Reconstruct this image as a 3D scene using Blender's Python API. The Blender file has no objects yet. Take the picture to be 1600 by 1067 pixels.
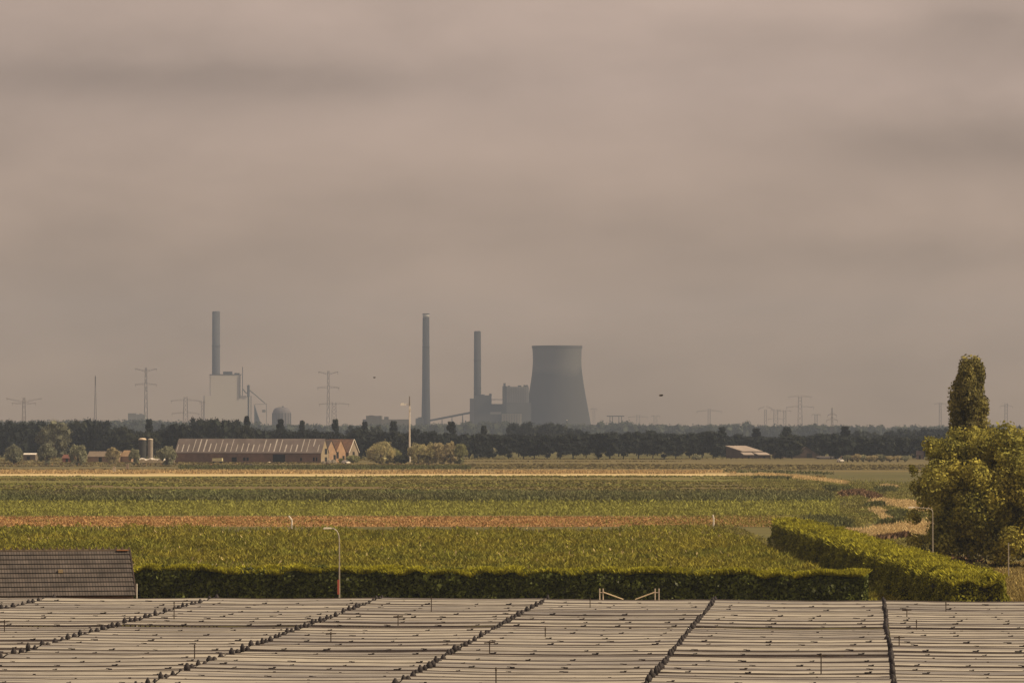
import bpy, math, random
import numpy as np

random.seed(11)
RNG = np.random.default_rng(5)
SC = bpy.context.scene
COL = SC.collection
R = math.radians

# ------------------------------------------------------------------ camera
F = 6200.0            # focal length in photo pixels (photo 1600 wide)
YH = 664.0            # horizon row
CAMZ = 15.0
TH = math.atan((YH - 533.5) / F)

def ray(x, y):
    r = (x - 800.0) / F
    u = (533.5 - y) / F
    return (r, math.cos(TH) - u * math.sin(TH), math.sin(TH) + u * math.cos(TH))

def P(x, y, Y):
    d = ray(x, y); t = Y / d[1]
    return (d[0] * t, Y, CAMZ + d[2] * t)

def G(x, y, z=0.0):
    d = ray(x, y); t = (CAMZ - z) / (-d[2])
    return (d[0] * t, d[1] * t, z)

cam_data = bpy.data.cameras.new("camera")
cam = bpy.data.objects.new("camera", cam_data)
COL.objects.link(cam)
cam.location = (0, 0, CAMZ)
cam.rotation_euler = (math.pi / 2 + TH, 0, 0)
cam_data.sensor_width = 36
cam_data.lens = 36 * F / 1600
cam_data.clip_start = 1
cam_data.clip_end = 30000
SC.camera = cam

# ------------------------------------------------------------------ materials
def lin(c):
    def f(v):
        v /= 255.0
        return v / 12.92 if v <= 0.04045 else ((v + 0.055) / 1.055) ** 2.4
    return tuple(f(v) for v in c)

MATS = {}
def mat(name, rgb, var=0.18, scale=0.6, rough=0.9, island=0.0, translucent=0.0, stretch=(1, 1, 1), rgb2=None, scale2=0.05,
        metallic=0.0, spec=0.15, objrand=0.0, bump=0.0):
    """noise-varied procedural surface; rgb linear albedo, rgb2 = second tone in large patches"""
    if name in MATS:
        return MATS[name]
    m = bpy.data.materials.new(name); m.use_nodes = True
    nt = m.node_tree; N = nt.nodes; L = nt.links
    N.clear()
    out = N.new("ShaderNodeOutputMaterial")
    bs = N.new("ShaderNodeBsdfPrincipled")
    bs.inputs["Roughness"].default_value = rough
    bs.inputs["Metallic"].default_value = metallic
    bs.inputs["Specular IOR Level"].default_value = spec
    geo = N.new("ShaderNodeNewGeometry")
    mp = N.new("ShaderNodeMapping"); mp.inputs["Scale"].default_value = stretch
    L.new(geo.outputs["Position"], mp.inputs["Vector"])
    no = N.new("ShaderNodeTexNoise"); no.inputs["Scale"].default_value = scale
    no.inputs["Detail"].default_value = 5; no.inputs["Roughness"].default_value = 0.65
    L.new(mp.outputs[0], no.inputs["Vector"])
    base = N.new("ShaderNodeRGB"); base.outputs[0].default_value = (*rgb, 1)
    cur = base.outputs[0]
    if rgb2 is not None:
        n2 = N.new("ShaderNodeTexNoise"); n2.inputs["Scale"].default_value = scale2
        n2.inputs["Detail"].default_value = 4
        L.new(mp.outputs[0], n2.inputs["Vector"])
        rp = N.new("ShaderNodeMapRange"); rp.inputs[1].default_value = 0.4; rp.inputs[2].default_value = 0.6
        L.new(n2.outputs["Fac"], rp.inputs[0])
        mx = N.new("ShaderNodeMix"); mx.data_type = 'RGBA'
        L.new(rp.outputs[0], mx.inputs[0]); L.new(cur, mx.inputs[6])
        mx.inputs[7].default_value = (*rgb2, 1)
        cur = mx.outputs[2]
    mr = N.new("ShaderNodeMapRange")
    mr.inputs[1].default_value = 0.3; mr.inputs[2].default_value = 0.7
    mr.inputs[3].default_value = 1 - var; mr.inputs[4].default_value = 1 + var
    L.new(no.outputs["Fac"], mr.inputs[0])
    fac = mr.outputs[0]
    def mulrand(sock, amt, fac):
        r = N.new("ShaderNodeMapRange")
        r.inputs[3].default_value = 1 - amt; r.inputs[4].default_value = 1 + amt
        L.new(sock, r.inputs[0])
        mm = N.new("ShaderNodeMath"); mm.operation = 'MULTIPLY'
        L.new(fac, mm.inputs[0]); L.new(r.outputs[0], mm.inputs[1])
        return mm.outputs[0]
    if island:
        fac = mulrand(geo.outputs["Random Per Island"], island, fac)
    if objrand:
        oi = N.new("ShaderNodeObjectInfo")
        fac = mulrand(oi.outputs["Random"], objrand, fac)
    vm = N.new("ShaderNodeVectorMath"); vm.operation = 'SCALE'
    L.new(cur, vm.inputs[0]); L.new(fac, vm.inputs["Scale"])
    L.new(vm.outputs[0], bs.inputs["Base Color"])
    if bump:
        bp = N.new("ShaderNodeBump"); bp.inputs["Strength"].default_value = bump
        L.new(no.outputs["Fac"], bp.inputs["Height"]); L.new(bp.outputs[0], bs.inputs["Normal"])
    if translucent:
        tr = N.new("ShaderNodeBsdfTranslucent"); L.new(vm.outputs[0], tr.inputs["Color"])
        mix = N.new("ShaderNodeMixShader"); mix.inputs[0].default_value = translucent
        L.new(bs.outputs[0], mix.inputs[1]); L.new(tr.outputs[0], mix.inputs[2])
        L.new(mix.outputs[0], out.inputs["Surface"])
    else:
        L.new(bs.outputs[0], out.inputs["Surface"])
    MATS[name] = m
    return m

def tile_mat(name, c1, c2, cj, w, h):
    m = bpy.data.materials.new(name); m.use_nodes = True
    nt = m.node_tree; N = nt.nodes; L = nt.links
    bs = N["Principled BSDF"]; bs.inputs["Roughness"].default_value = 0.85
    bs.inputs["Specular IOR Level"].default_value = 0.2
    tc = N.new("ShaderNodeTexCoord")
    br = N.new("ShaderNodeTexBrick")
    br.offset = 0.0; br.inputs["Scale"].default_value = 1.0
    br.inputs["Brick Width"].default_value = w; br.inputs["Row Height"].default_value = h
    br.inputs["Mortar Size"].default_value = 0.03; br.inputs["Mortar Smooth"].default_value = 0.6
    br.inputs["Color1"].default_value = (*c1, 1); br.inputs["Color2"].default_value = (*c2, 1)
    br.inputs["Mortar"].default_value = (*cj, 1)
    L.new(tc.outputs["UV"], br.inputs["Vector"])
    no = N.new("ShaderNodeTexNoise"); no.inputs["Scale"].default_value = 0.5; no.inputs["Detail"].default_value = 6
    L.new(tc.outputs["UV"], no.inputs["Vector"])
    mr = N.new("ShaderNodeMapRange"); mr.inputs[1].default_value = .3; mr.inputs[2].default_value = .7
    mr.inputs[3].default_value = .72; mr.inputs[4].default_value = 1.3
    L.new(no.outputs["Fac"], mr.inputs[0])
    vm = N.new("ShaderNodeVectorMath"); vm.operation = 'SCALE'
    L.new(br.outputs["Color"], vm.inputs[0]); L.new(mr.outputs[0], vm.inputs["Scale"])
    L.new(vm.outputs[0], bs.inputs["Base Color"])
    return m

# ------------------------------------------------------------------ object helpers
def tag(o, label=None, cat=None, group=None, kind=None):
    if label: o["label"] = label
    if cat: o["category"] = cat
    if group: o["group"] = group
    if kind: o["kind"] = kind
    return o

def link(name, me, m, parent=None, loc=None):
    o = bpy.data.objects.new(name, me)
    COL.objects.link(o)
    if m is not None and len(me.materials) == 0:
        me.materials.append(m)
    if parent: o.parent = parent
    if loc is not None: o.location = loc
    return o

def empty(name, loc, rz=0.0, label=None, cat=None, group=None):
    o = bpy.data.objects.new(name, None); COL.objects.link(o)
    o.empty_display_size = 0.3
    o.location = loc; o.rotation_euler = (0, 0, rz)
    return tag(o, label, cat, group)

def copy_tree(o, parent=None):
    c = o.copy(); COL.objects.link(c)
    if parent: c.parent = parent
    for ch in list(o.children):
        copy_tree(ch, c)
    return c

class MB:
    def __init__(s): s.v = []; s.f = []; s.uv = None
    def add(s, vs, fs):
        n = len(s.v); s.v += [tuple(map(float, v)) for v in vs]; s.f += [tuple(i + n for i in f) for f in fs]
        return s
    def box(s, c, d, rz=0.0):
        x, y, z = c; a, b, h = d[0] / 2, d[1] / 2, d[2] / 2
        cs, sn = math.cos(rz), math.sin(rz)
        vs = []
        for k in (-h, h):
            for i, j in ((-a, -b), (a, -b), (a, b), (-a, b)):
                vs.append((x + i * cs - j * sn, y + i * sn + j * cs, z + k))
        return s.add(vs, [(0, 3, 2, 1), (4, 5, 6, 7), (0, 1, 5, 4), (1, 2, 6, 5), (2, 3, 7, 6), (3, 0, 4, 7)])
    def bar(s, p, q, r, r2=None, n=6, cap=True):
        p = np.array(p, float); q = np.array(q, float); r2 = r if r2 is None else r2
        d = q - p; d /= max(np.linalg.norm(d), 1e-9)
        a = np.array((0, 0, 1.)) if abs(d[2]) < .9 else np.array((1., 0, 0))
        u = np.cross(d, a); u /= np.linalg.norm(u); w = np.cross(d, u)
        vs = []
        for c, rr in ((p, r), (q, r2)):
            for k in range(n):
                t = 2 * math.pi * (k + .5) / n
                vs.append(c + rr * (math.cos(t) * u + math.sin(t) * w))
        fs = [(k, (k + 1) % n, n + (k + 1) % n, n + k) for k in range(n)]
        if cap: fs += [tuple(range(n))[::-1], tuple(range(n, 2 * n))]
        return s.add(vs, fs)
    def tube(s, pts, radii, n=8):
        for i in range(len(pts) - 1):
            s.bar(pts[i], pts[i + 1], radii[i], radii[i + 1], n)
        return s
    def lathe(s, prof, n=24, c=(0, 0, 0), cap=True):
        vs = []
        for r, z in prof:
            for k in range(n):
                t = 2 * math.pi * k / n
                vs.append((c[0] + r * math.cos(t), c[1] + r * math.sin(t), c[2] + z))
        fs = []
        for i in range(len(prof) - 1):
            for k in range(n):
                fs.append((i * n + k, i * n + (k + 1) % n, (i + 1) * n + (k + 1) % n, (i + 1) * n + k))
        if cap:
            fs += [tuple(range(n))[::-1], tuple(range((len(prof) - 1) * n, len(prof) * n))]
        return s.add(vs, fs)
    def poly(s, vs): return s.add(vs, [tuple(range(len(vs)))])
    def mesh(s, name="mesh"):
        me = bpy.data.meshes.new(name); me.from_pydata(s.v, [], s.f); me.update(); return me
    def build(s, name, m, parent=None, loc=None, smooth=False):
        me = s.mesh(name)
        if smooth:
            me.polygons.foreach_set("use_smooth", [True] * len(me.polygons))
        return link(name, me, m, parent, loc)

def quadmesh(name, V):
    V = np.asarray(V, dtype=np.float32); n = len(V)
    me = bpy.data.meshes.new(name)
    me.vertices.add(n * 4); me.vertices.foreach_set("co", V.reshape(-1))
    me.loops.add(n * 4); me.loops.foreach_set("vertex_index", np.arange(n * 4, dtype=np.int32))
    me.polygons.add(n)
    me.polygons.foreach_set("loop_start", np.arange(0, n * 4, 4, dtype=np.int32))
    me.polygons.foreach_set("loop_total", np.full(n, 4, dtype=np.int32))
    me.update(calc_edges=True)
    return me

def unit(a): return a / np.maximum(np.linalg.norm(a, axis=-1, keepdims=True), 1e-9)

def leafquads(C, size, nrm=None, spread=1.0, asp=0.62, up=0.0):
    n = len(C); s = (np.asarray(size) * np.ones(n))[:, None] * 0.5
    rn = unit(RNG.normal(size=(n, 3)))
    nn = rn if nrm is None else unit(nrm + spread * rn)
    if up: nn = unit(nn + np.array((0, 0, up)))
    t = unit(np.cross(nn, RNG.normal(size=(n, 3)))); b = np.cross(nn, t)
    return np.stack([C - t * s, C - b * s * asp, C + t * s, C + b * s * asp], axis=1)

def blades(C, h, w, lean=0.35):
    n = len(C); h = (np.asarray(h) * np.ones(n))[:, None]; w = (np.asarray(w) * np.ones(n))[:, None] * .5
    a = RNG.uniform(0, 2 * math.pi, n)
    t = np.stack([np.cos(a), np.sin(a), np.zeros(n)], 1)
    tip = C + np.stack([RNG.normal(size=n) * lean, RNG.normal(size=n) * lean, np.ones(n)], 1) * h
    mid = (C * .45 + tip * .55) + RNG.normal(size=(n, 3)) * .06 * h
    return np.stack([C - t * w * .5, mid - t * w, tip, mid + t * w], axis=1)

CUBE = np.array([[[-1, -1, -1], [-1, 1, -1], [1, 1, -1], [1, -1, -1]], [[-1, -1, 1], [1, -1, 1], [1, 1, 1], [-1, 1, 1]],
                 [[-1, -1, -1], [1, -1, -1], [1, -1, 1], [-1, -1, 1]], [[1, -1, -1], [1, 1, -1], [1, 1, 1], [1, -1, 1]],
                 [[1, 1, -1], [-1, 1, -1], [-1, 1, 1], [1, 1, 1]], [[-1, 1, -1], [-1, -1, -1], [-1, -1, 1], [-1, 1, 1]]], float) / 1.732

def cores(C, r):
    out = []
    for c, rr in zip(C, r):
        q, _ = np.linalg.qr(RNG.normal(size=(3, 3)))
        out.append((CUBE @ q) * rr + c)
    return np.concatenate(out)

def clump_crown(C, r, nleaf, leaf, asp=0.62, spread=0.8, core=0.72, up=0.0):
    """leaf-sized faces on many clump shells; C clump centres, r radii"""
    C = np.asarray(C, float); r = np.asarray(r, float)
    w = r ** 2 / np.sum(r ** 2)
    idx = RNG.choice(len(C), nleaf, p=w)
    d = unit(RNG.normal(size=(nleaf, 3)))
    pos = C[idx] + d * (r[idx] * RNG.uniform(.7, 1.12, nleaf))[:, None]
    q = leafquads(pos, RNG.uniform(.65, 1.35, nleaf) * leaf, d, spread, asp, up)
    return np.concatenate([cores(C, r * core), q]) if core else q

def ellipsoid_clumps(n, a, b, zc, c, rmin, rmax, p=2.4, bottom=-1.0, jitter=.12, shell=.62):
    out = []; rad = []
    while len(out) < n:
        d = RNG.normal(size=3); d /= np.linalg.norm(d)
        if d[2] < bottom: continue
        k = (abs(d[0]) ** p + abs(d[1]) ** p + abs(d[2]) ** p) ** (-1 / p)
        rr = RNG.uniform(shell, 1.0) ** .6 + RNG.normal() * jitter * .5
        r = RNG.uniform(rmin, rmax)
        e = np.array([max(a - r * .8, .1), max(b - r * .8, .1), max(c - r * .8, .1)])
        out.append(d * k * rr * e + (0, 0, zc)); rad.append(r)
    return np.array(out), np.array(rad)

ONES = "zeroth first second third fourth fifth sixth seventh eighth ninth tenth eleventh twelfth thirteenth fourteenth fifteenth sixteenth seventeenth eighteenth nineteenth".split()
TENS = {2: "twenty", 3: "thirty", 4: "forty", 5: "fifty", 6: "sixty", 7: "seventy", 8: "eighty", 9: "ninety"}
TENTH = {2: "twentieth", 3: "thirtieth", 4: "fortieth", 5: "fiftieth", 6: "sixtieth", 7: "seventieth", 8: "eightieth", 9: "ninetieth"}
def ordw(n):
    if n < 20: return ONES[n]
    t, o = divmod(n, 10)
    return TENTH[t] if o == 0 else TENS[t] + "-" + ONES[o]

# ------------------------------------------------------------------ sky, sun, haze
SUN_AZ = R(101)       # clockwise from +Y (towards +X)
SUN_EL = R(42)
def world():
    w = bpy.data.worlds.new("World"); SC.world = w; w.use_nodes = True
    nt = w.node_tree; N = nt.nodes; L = nt.links; N.clear()
    out = N.new("ShaderNodeOutputWorld"); bg = N.new("ShaderNodeBackground")
    bg.inputs["Strength"].default_value = 0.1
    sky = N.new("ShaderNodeTexSky"); sky.sky_type = 'NISHITA'; sky.sun_disc = False
    sky.sun_elevation = SUN_EL; sky.sun_rotation = SUN_AZ; sky.dust_density = 4.0; sky.air_density = 1.5
    tc = N.new("ShaderNodeTexCoord")
    sx = N.new("ShaderNodeSeparateXYZ"); L.new(tc.outputs["Generated"], sx.inputs[0])
    def M(op, a, b=None, c=None):
        n = N.new("ShaderNodeMath"); n.operation = op
        for i, v in enumerate((a, b, c)):
            if v is None: continue
            if isinstance(v, (int, float)): n.inputs[i].default_value = v
            else: L.new(v, n.inputs[i])
        return n.outputs[0]
    # cloud sheet: direction stretched along the horizon
    mp = N.new("ShaderNodeMapping"); mp.inputs["Scale"].default_value = (11, 11, 30); mp.inputs["Location"].default_value = (3.1, .4, 1.7)
    L.new(tc.outputs["Generated"], mp.inputs[0])
    n1 = N.new("ShaderNodeTexNoise"); n1.inputs["Scale"].default_value = 1.0; n1.inputs["Detail"].default_value = 6; n1.inputs["Roughness"].default_value = .5
    n1.inputs["Distortion"].default_value = .35
    L.new(mp.outputs[0], n1.inputs["Vector"])
    mp2 = N.new("ShaderNodeMapping"); mp2.inputs["Scale"].default_value = (27, 27, 70); mp2.inputs["Location"].default_value = (.3, 2.4, .7)
    L.new(tc.outputs["Generated"], mp2.inputs[0])
    n2 = N.new("ShaderNodeTexNoise"); n2.inputs["Scale"].default_value = 1.0; n2.inputs["Detail"].default_value = 5
    L.new(mp2.outputs[0], n2.inputs["Vector"])
    ax = M('ADD', sx.outputs[0], M('MULTIPLY', M('SUBTRACT', n1.outputs["Fac"], .5), .05))
    az = M('ADD', sx.outputs[2], M('MULTIPLY', M('SUBTRACT', n2.outputs["Fac"], .5), .008))
    # long cloud banks at their own bearing and height in the sky
    total = None
    for px, py, wx, wy, amp in BANKS:
        cx = (px - 800) / F; cz = (YH - py) / F
        e = M('ADD', M('POWER', M('ABSOLUTE', M('DIVIDE', M('SUBTRACT', ax, cx), wx / F)), 2.0),
              M('POWER', M('ABSOLUTE', M('DIVIDE', M('SUBTRACT', az, cz), wy / F)), 2.0))
        g = M('MULTIPLY', M('POWER', 2.718, M('MULTIPLY', e, -1.0)), amp)
        total = g if total is None else M('ADD', total, g)
    nz = M('ADD', M('MULTIPLY', M('SUBTRACT', n1.outputs["Fac"], .5), .62), M('MULTIPLY', M('SUBTRACT', n2.outputs["Fac"], .5), .24))
    val = M('ADD', M('ADD', total, nz), 1.0)
    hi = M('MULTIPLY', M('MINIMUM', M('MAXIMUM', sx.outputs[2], 0.0), 0.12), 1.3)
    val = M('MAXIMUM', M('ADD', val, hi), .3)
    cc = N.new("ShaderNodeVectorMath"); cc.operation = 'SCALE'
    cm = N.new("ShaderNodeMix"); cm.data_type = 'RGBA'
    cm.inputs[6].default_value = (*[10 * c for c in CLOUD_LOW], 1); cm.inputs[7].default_value = (*[10 * c for c in CLOUD], 1)
    ce = N.new("ShaderNodeMapRange"); ce.inputs[1].default_value = 0.0; ce.inputs[2].default_value = .085; L.new(sx.outputs[2], ce.inputs[0])
    L.new(ce.outputs[0], cm.inputs[0]); L.new(cm.outputs[2], cc.inputs[0])
    L.new(val, cc.inputs["Scale"])
    mx = N.new("ShaderNodeMix"); mx.data_type = 'RGBA'; mx.inputs[0].default_value = .93
    L.new(sky.outputs[0], mx.inputs[6]); L.new(cc.outputs[0], mx.inputs[7])
    L.new(mx.outputs[2], bg.inputs["Color"]); L.new(bg.outputs[0], out.inputs[0])

CLOUD = (.424, .316, .260)
CLOUD_LOW = (.385, .263, .170)
BANKS = [(250, 128, 430, 42, -.30), (520, 235, 330, 60, .08), (1050, 5, 420, 40, .16), (1480, 235, 230, 42, -.22),
         (1420, 400, 330, 36, -.15), (1500, 60, 300, 34, -.14), (1540, 145, 140, 30, .12), (60, 10, 220, 40, .05), (760, 240, 420, 110, .10), (40, 420, 240, 140, -.10), (1000, 420, 300, 60, .05), (330, 60, 300, 30, -.08)]
world()
sd = bpy.data.lights.new("sun", 'SUN'); sd.energy = 4.8; sd.angle = R(0.6); sd.color = (1.0, .81, .53)
so = bpy.data.objects.new("sun", sd); COL.objects.link(so)
so.rotation_euler = (math.pi / 2 - SUN_EL, 0, -SUN_AZ + math.pi)
so.location = (300, 100, 190)

hz = MB().box((0, 3150, 107), (6400, 7100, 220)).mesh("haze")
hm = bpy.data.materials.new("haze"); hm.use_nodes = True
hn = hm.node_tree.nodes; hn.clear()
ho = hn.new("ShaderNodeOutputMaterial"); pv = hn.new("ShaderNodeVolumePrincipled")
pv.inputs["Color"].default_value = (.44, .54, .76, 1)
pv.inputs["Density"].default_value = 8.6e-5
pv.inputs["Anisotropy"].default_value = 0.0
hm.node_tree.links.new(pv.outputs[0], ho.inputs["Volume"])
hz = link("haze", hz, hm); tag(hz, kind="stuff")

# ------------------------------------------------------------------ ground and fields
def sheet(name, pts, z, m, kind="structure"):
    me = MB().poly([(x, y, z) for x, y in pts]).mesh(name)
    return tag(link(name, me, m), kind=kind)

def band_pts(y0, y1, x0, x1, wob=0.0, seg=40):
    """strip of ground between two image rows, running the whole width between columns x0..x1"""
    Ya, Yb = G(800, y0)[1], G(800, y1)[1]          # far, near
    far = []; near = []
    xs = np.linspace(x0, x1, seg)
    for i, x in enumerate(xs):
        a = (x - 800) / F
        far.append((a * Ya, Ya + RNG.normal() * wob)); near.append((a * Yb, Yb + RNG.normal() * wob))
    return far + near[::-1]

m_ground = mat("meadow_ground", (.125, .108, .040), .3, .08, rgb2=(.10, .095, .03), scale2=.012, stretch=(.25, 1, 1))
g = MB(); xs = np.linspace(-3100, 3100, 32); ys = np.concatenate([np.linspace(-350, 2000, 24), np.linspace(2300, 6660, 12)])
vs = [(x, y, 0) for y in ys for x in xs]
fs = [(j * 32 + i, j * 32 + i + 1, (j + 1) * 32 + i + 1, (j + 1) * 32 + i) for j in range(len(ys) - 1) for i in range(31)]
tag(g.add(vs, fs).build("ground", m_ground), kind="structure")

m_past = mat("pasture", (.125, .105, .046), .4, .03, rgb2=(.155, .125, .045), scale2=.012, stretch=(.1, 1, 1))
m_ditch = mat("ditch_bank", (.075, .066, .034), .3, .1, stretch=(.2, 1, 1))
m_green = mat("grass_strip", (.16, .165, .036), .3, .05, rgb2=(.17, .135, .045), scale2=.022, stretch=(.1, 1, 1))
m_track = mat("pale_track", (.58, .46, .24), .22, .2, stretch=(.2, 1, 1))
m_stub = mat("stubble", (.32, .18, .08), .28, .5, rgb2=(.28, .175, .07), scale2=.05, stretch=(.3, 1, 1))
m_soil = mat("field_soil", (.10, .085, .033), .3, .3)
m_yg = mat("young_crop_soil", (.16, .14, .045), .3, .3, stretch=(.3, 1, 1))
m_dry = mat("dry_soil", (.34, .25, .115), .3, .3)
m_brown = mat("brown_strip", (.15, .105, .045), .3, .25, rgb2=(.14, .12, .045), scale2=.05, stretch=(.08, 1, 1))

sheet("pasture", band_pts(716, 727, -300, 1900, 6), .03, m_past)
sheet("ditch", band_pts(727, 729.2, -300, 1900, 5), .03, m_ditch)
sheet("meadow", band_pts(729.2, 738, -300, 1900, 4), .03, m_past)
sheet("dry_verge", band_pts(737, 741.5, -300, 1180, 3), .05, m_dry)
sheet("track", band_pts(740.9, 744.0, -300, 1135, 3), .07, m_track)
sheet("grass_strip", band_pts(743.8, 757, -300, 1260, 3), .03, m_green)
sheet("brown_strip", band_pts(757, 766, -300, 1230, 3), .03, m_brown)
sheet("corn_soil", band_pts(766, 797, -300, 1310, 2), .03, m_soil)
sheet("young_crop_soil", band_pts(797, 808, -300, 1310, 1), .03, m_yg)
sheet("stubble_field", band_pts(808, 823, -300, 1215, .6), .03, m_stub)
sheet("orchard_soil", [(-95, 510), (33, 510), (29.2, 470), (31.5, 318), (-70, 325)], .05, m_soil)
# dry grass and path to the right of the hedge
def patch(pix, z, m, name):
    return sheet(name, [G(x, y)[:2] for x, y in pix], z, m)
patch([(1130, 741), (1200, 740), (1290, 746), (1345, 756), (1310, 757.5), (1270, 753), (1200, 746), (1130, 744)], .06, m_dry, "dry_verge")
patch([(1368, 782), (1400, 781), (1440, 790), (1450, 800), (1425, 800), (1395, 791)], .06, m_dry, "dry_verge")
patch([(1365, 795), (1380, 797), (1392, 812), (1385, 818), (1370, 806)], .06, m_dry, "dry_verge")
patch([(1350, 826), (1380, 822), (1440, 815), (1460, 836), (1420, 842), (1378, 848), (1352, 842)], .06, m_dry, "dry_verge")
m_dgrass = mat("dry_lawn", (.30, .22, .085), .3, .5, rgb2=(.2, .17, .06), scale2=.15)
sheet("dry_lawn", [(33, 250), (75, 250), (90, 430), (46, 425), (38, 345)], .05, m_dgrass)

# ---- crops as foliage masses
def scatter(n, pix_poly_Y0, pix_poly_Y1, x0, x1, pw=1.0):
    """random ground points between depths, more of them where they show larger"""
    t = RNG.uniform(0, 1, n)
    Y = pix_poly_Y0 * (pix_poly_Y1 / pix_poly_Y0) ** (t ** pw)
    X = (RNG.uniform(x0, x1, n) - 800) / F * Y
    return X, Y

def vnoise(X, Y, s, seed=0):
    """cheap smooth value noise in numpy"""
    r = np.random.default_rng(seed); T = r.uniform(0, 1, (64, 64))
    x = X / s; y = Y / s; xi = np.floor(x).astype(int); yi = np.floor(y).astype(int)
    fx = x - xi; fy = y - yi; fx = fx * fx * (3 - 2 * fx); fy = fy * fy * (3 - 2 * fy)
    g_ = lambda a, b: T[a % 64, b % 64]
    return (g_(xi, yi) * (1 - fx) + g_(xi + 1, yi) * fx) * (1 - fy) + (g_(xi, yi + 1) * (1 - fx) + g_(xi + 1, yi + 1) * fx) * fy

m_orch = mat("orchard_leaf", (.262, .232, .036), .28, .18, island=.45, translucent=.25, rgb2=(.205, .205, .034), scale2=.08)
n = 385000
X, Y = scatter(n, 318, 508, -60, 1420)
edge = 30.2 + (468 - Y) * .009
keep = X < edge - .3
X, Y, edge = X[keep], Y[keep], edge[keep]
hgt = (1.1 + 1.3 * vnoise(X, Y, 2.3, 1) * (.6 + .8 * vnoise(X, Y, 14, 2))) * np.clip((edge - X) / 3.5, .55, 1)
Z = hgt * RNG.uniform(.35, 1.0, len(X)) ** .5
V = blades(np.stack([X, Y, Z - .25], 1), RNG.uniform(.25, .6, len(X)), RNG.uniform(.10, .22, len(X)), .6)
o = link("orchard_crop", quadmesh("orchard_crop", V), m_orch)
tag(o, "dense olive green crop filling the field behind the clipped hedge", "crop", kind="stuff")

m_seed = mat("dry_seed_head", (.45, .36, .18), .25, .3, island=.4)
X, Y = scatter(2600, 325, 515, -60, 1200)
k = (X < 28) & (vnoise(X, Y, 8, 41) > .35)
V = blades(np.stack([X[k], Y[k], 1.0 + .9 * RNG.uniform(0, 1, k.sum())], 1), RNG.uniform(.2, .5, k.sum()), RNG.uniform(.08, .2, k.sum()), .5)
tag(link("seed_heads", quadmesh("seed_heads", V), m_seed), "pale dry seed heads sprinkled through the olive crop behind the hedge", "seed heads", kind="stuff")
m_corn = mat("corn_leaf", (.165, .178, .07), .25, .12, island=.4, translucent=.2, rgb2=(.14, .135, .06), scale2=.03)
n = 150000
X, Y = scatter(n, 735, 800, -60, 1300)
Z = .6 + 1.3 * RNG.uniform(0, 1, len(X)) * (.6 + .7 * vnoise(X, Y, 3, 5))
V = blades(np.stack([X, Y, Z - .5], 1), RNG.uniform(.4, .9, len(X)), RNG.uniform(.14, .34, len(X)), .7)
tag(link("corn_crop", quadmesh("corn_crop", V), m_corn), "grey green tall maize in the wide middle field", "crop", kind="stuff")
m_corn2 = mat("young_corn_leaf", (.27, .27, .06), .25, .15, island=.4, translucent=.25)
n = 50000
X, Y = scatter(n, 652, 752, -60, 1310)
Z = .2 + .9 * RNG.uniform(0, 1, len(X)) * np.clip((Y - 655) / 70, .15, 1)
V = blades(np.stack([X, Y, Z - .2], 1), RNG.uniform(.3, .75, len(X)), RNG.uniform(.14, .32, len(X)), .7)
tag(link("young_crop", quadmesh("young_crop", V), m_corn2), "bright yellow green low crop strip in front of the maize", "crop", kind="stuff")
m_stubb = mat("stubble_blade", (.38, .235, .10), .3, .3, island=.4)
n = 45000
X, Y = scatter(n, 585, 648, -60, 1220)
k = RNG.uniform(0, 1, n) > np.clip((X / Y * F - 150) / 280, 0, 1) ** .8
k &= RNG.uniform(0, 1, n) < .35 + 1.3 * vnoise(X, Y, 12, 31)
X, Y = X[k], Y[k]
V = blades(np.stack([X, Y, np.zeros(len(X))], 1), RNG.uniform(.1, .35, len(X)), RNG.uniform(.10, .24, len(X)), .6)
tag(link("stubble", quadmesh("stubble", V), m_stubb), "reddish brown dry weed strip across the field", "dry weeds", kind="stuff")

m_gweed = mat("field_weed_blade", (.21, .19, .05), .3, .2, island=.45, translucent=.2)
n = 26000
X, Y = scatter(n, 583, 655, -60, 1225)
k = RNG.uniform(0, 1, n) < .03 + np.clip((X / Y * F - 120) / 300, 0, .8) + np.clip(vnoise(X, Y, 9, 33) - .6, 0, 1)
V = blades(np.stack([X[k], Y[k], 0 * X[k]], 1), RNG.uniform(.15, .5, k.sum()), RNG.uniform(.12, .26, k.sum()), .6)
tag(link("field_weeds", quadmesh("field_weeds", V), m_gweed), "olive weeds thinning out the brown strip towards its right end", "weeds", kind="stuff")
X = RNG.uniform(-60, 33, 30000); Y = np.where(X > 16, RNG.uniform(500, 588, 30000), RNG.uniform(500, 540, 30000)); Z = 0 * X
V = blades(np.stack([X, Y, Z], 1), RNG.uniform(.15, .45, len(X)), RNG.uniform(.14, .3, len(X)), .6)
tag(link("field_weeds", quadmesh("field_weeds", V), m_gweed), "rough olive weeds between the brown strip and the nearer crop", "weeds", kind="stuff")
m_fg = mat("field_grass_blade", (.18, .185, .045), .3, .06, island=.45, translucent=.2, rgb2=(.20, .165, .06), scale2=.02, stretch=(.15, 1, 1))
X, Y = scatter(60000, 905, 1165, -60, 1290)
k = vnoise(X * .25, Y, 16, 35) > .42
X, Y = X[k], Y[k]
V = blades(np.stack([X, Y, 0 * X], 1), RNG.uniform(.15, .5, len(X)), RNG.uniform(.3, .9, len(X)), .9)
tag(link("field_grass", quadmesh("field_grass", V), m_fg), "streaky green grass strip just in front of the pale track", "grass", kind="stuff")
m_pg = mat("pasture_blade", (.175, .145, .06), .3, .05, island=.45, translucent=.2)
X, Y = scatter(50000, 1330, 1760, -60, 1480)
k = vnoise(X * .2, Y, 30, 37) > .5
X, Y = X[k], Y[k]
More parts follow.
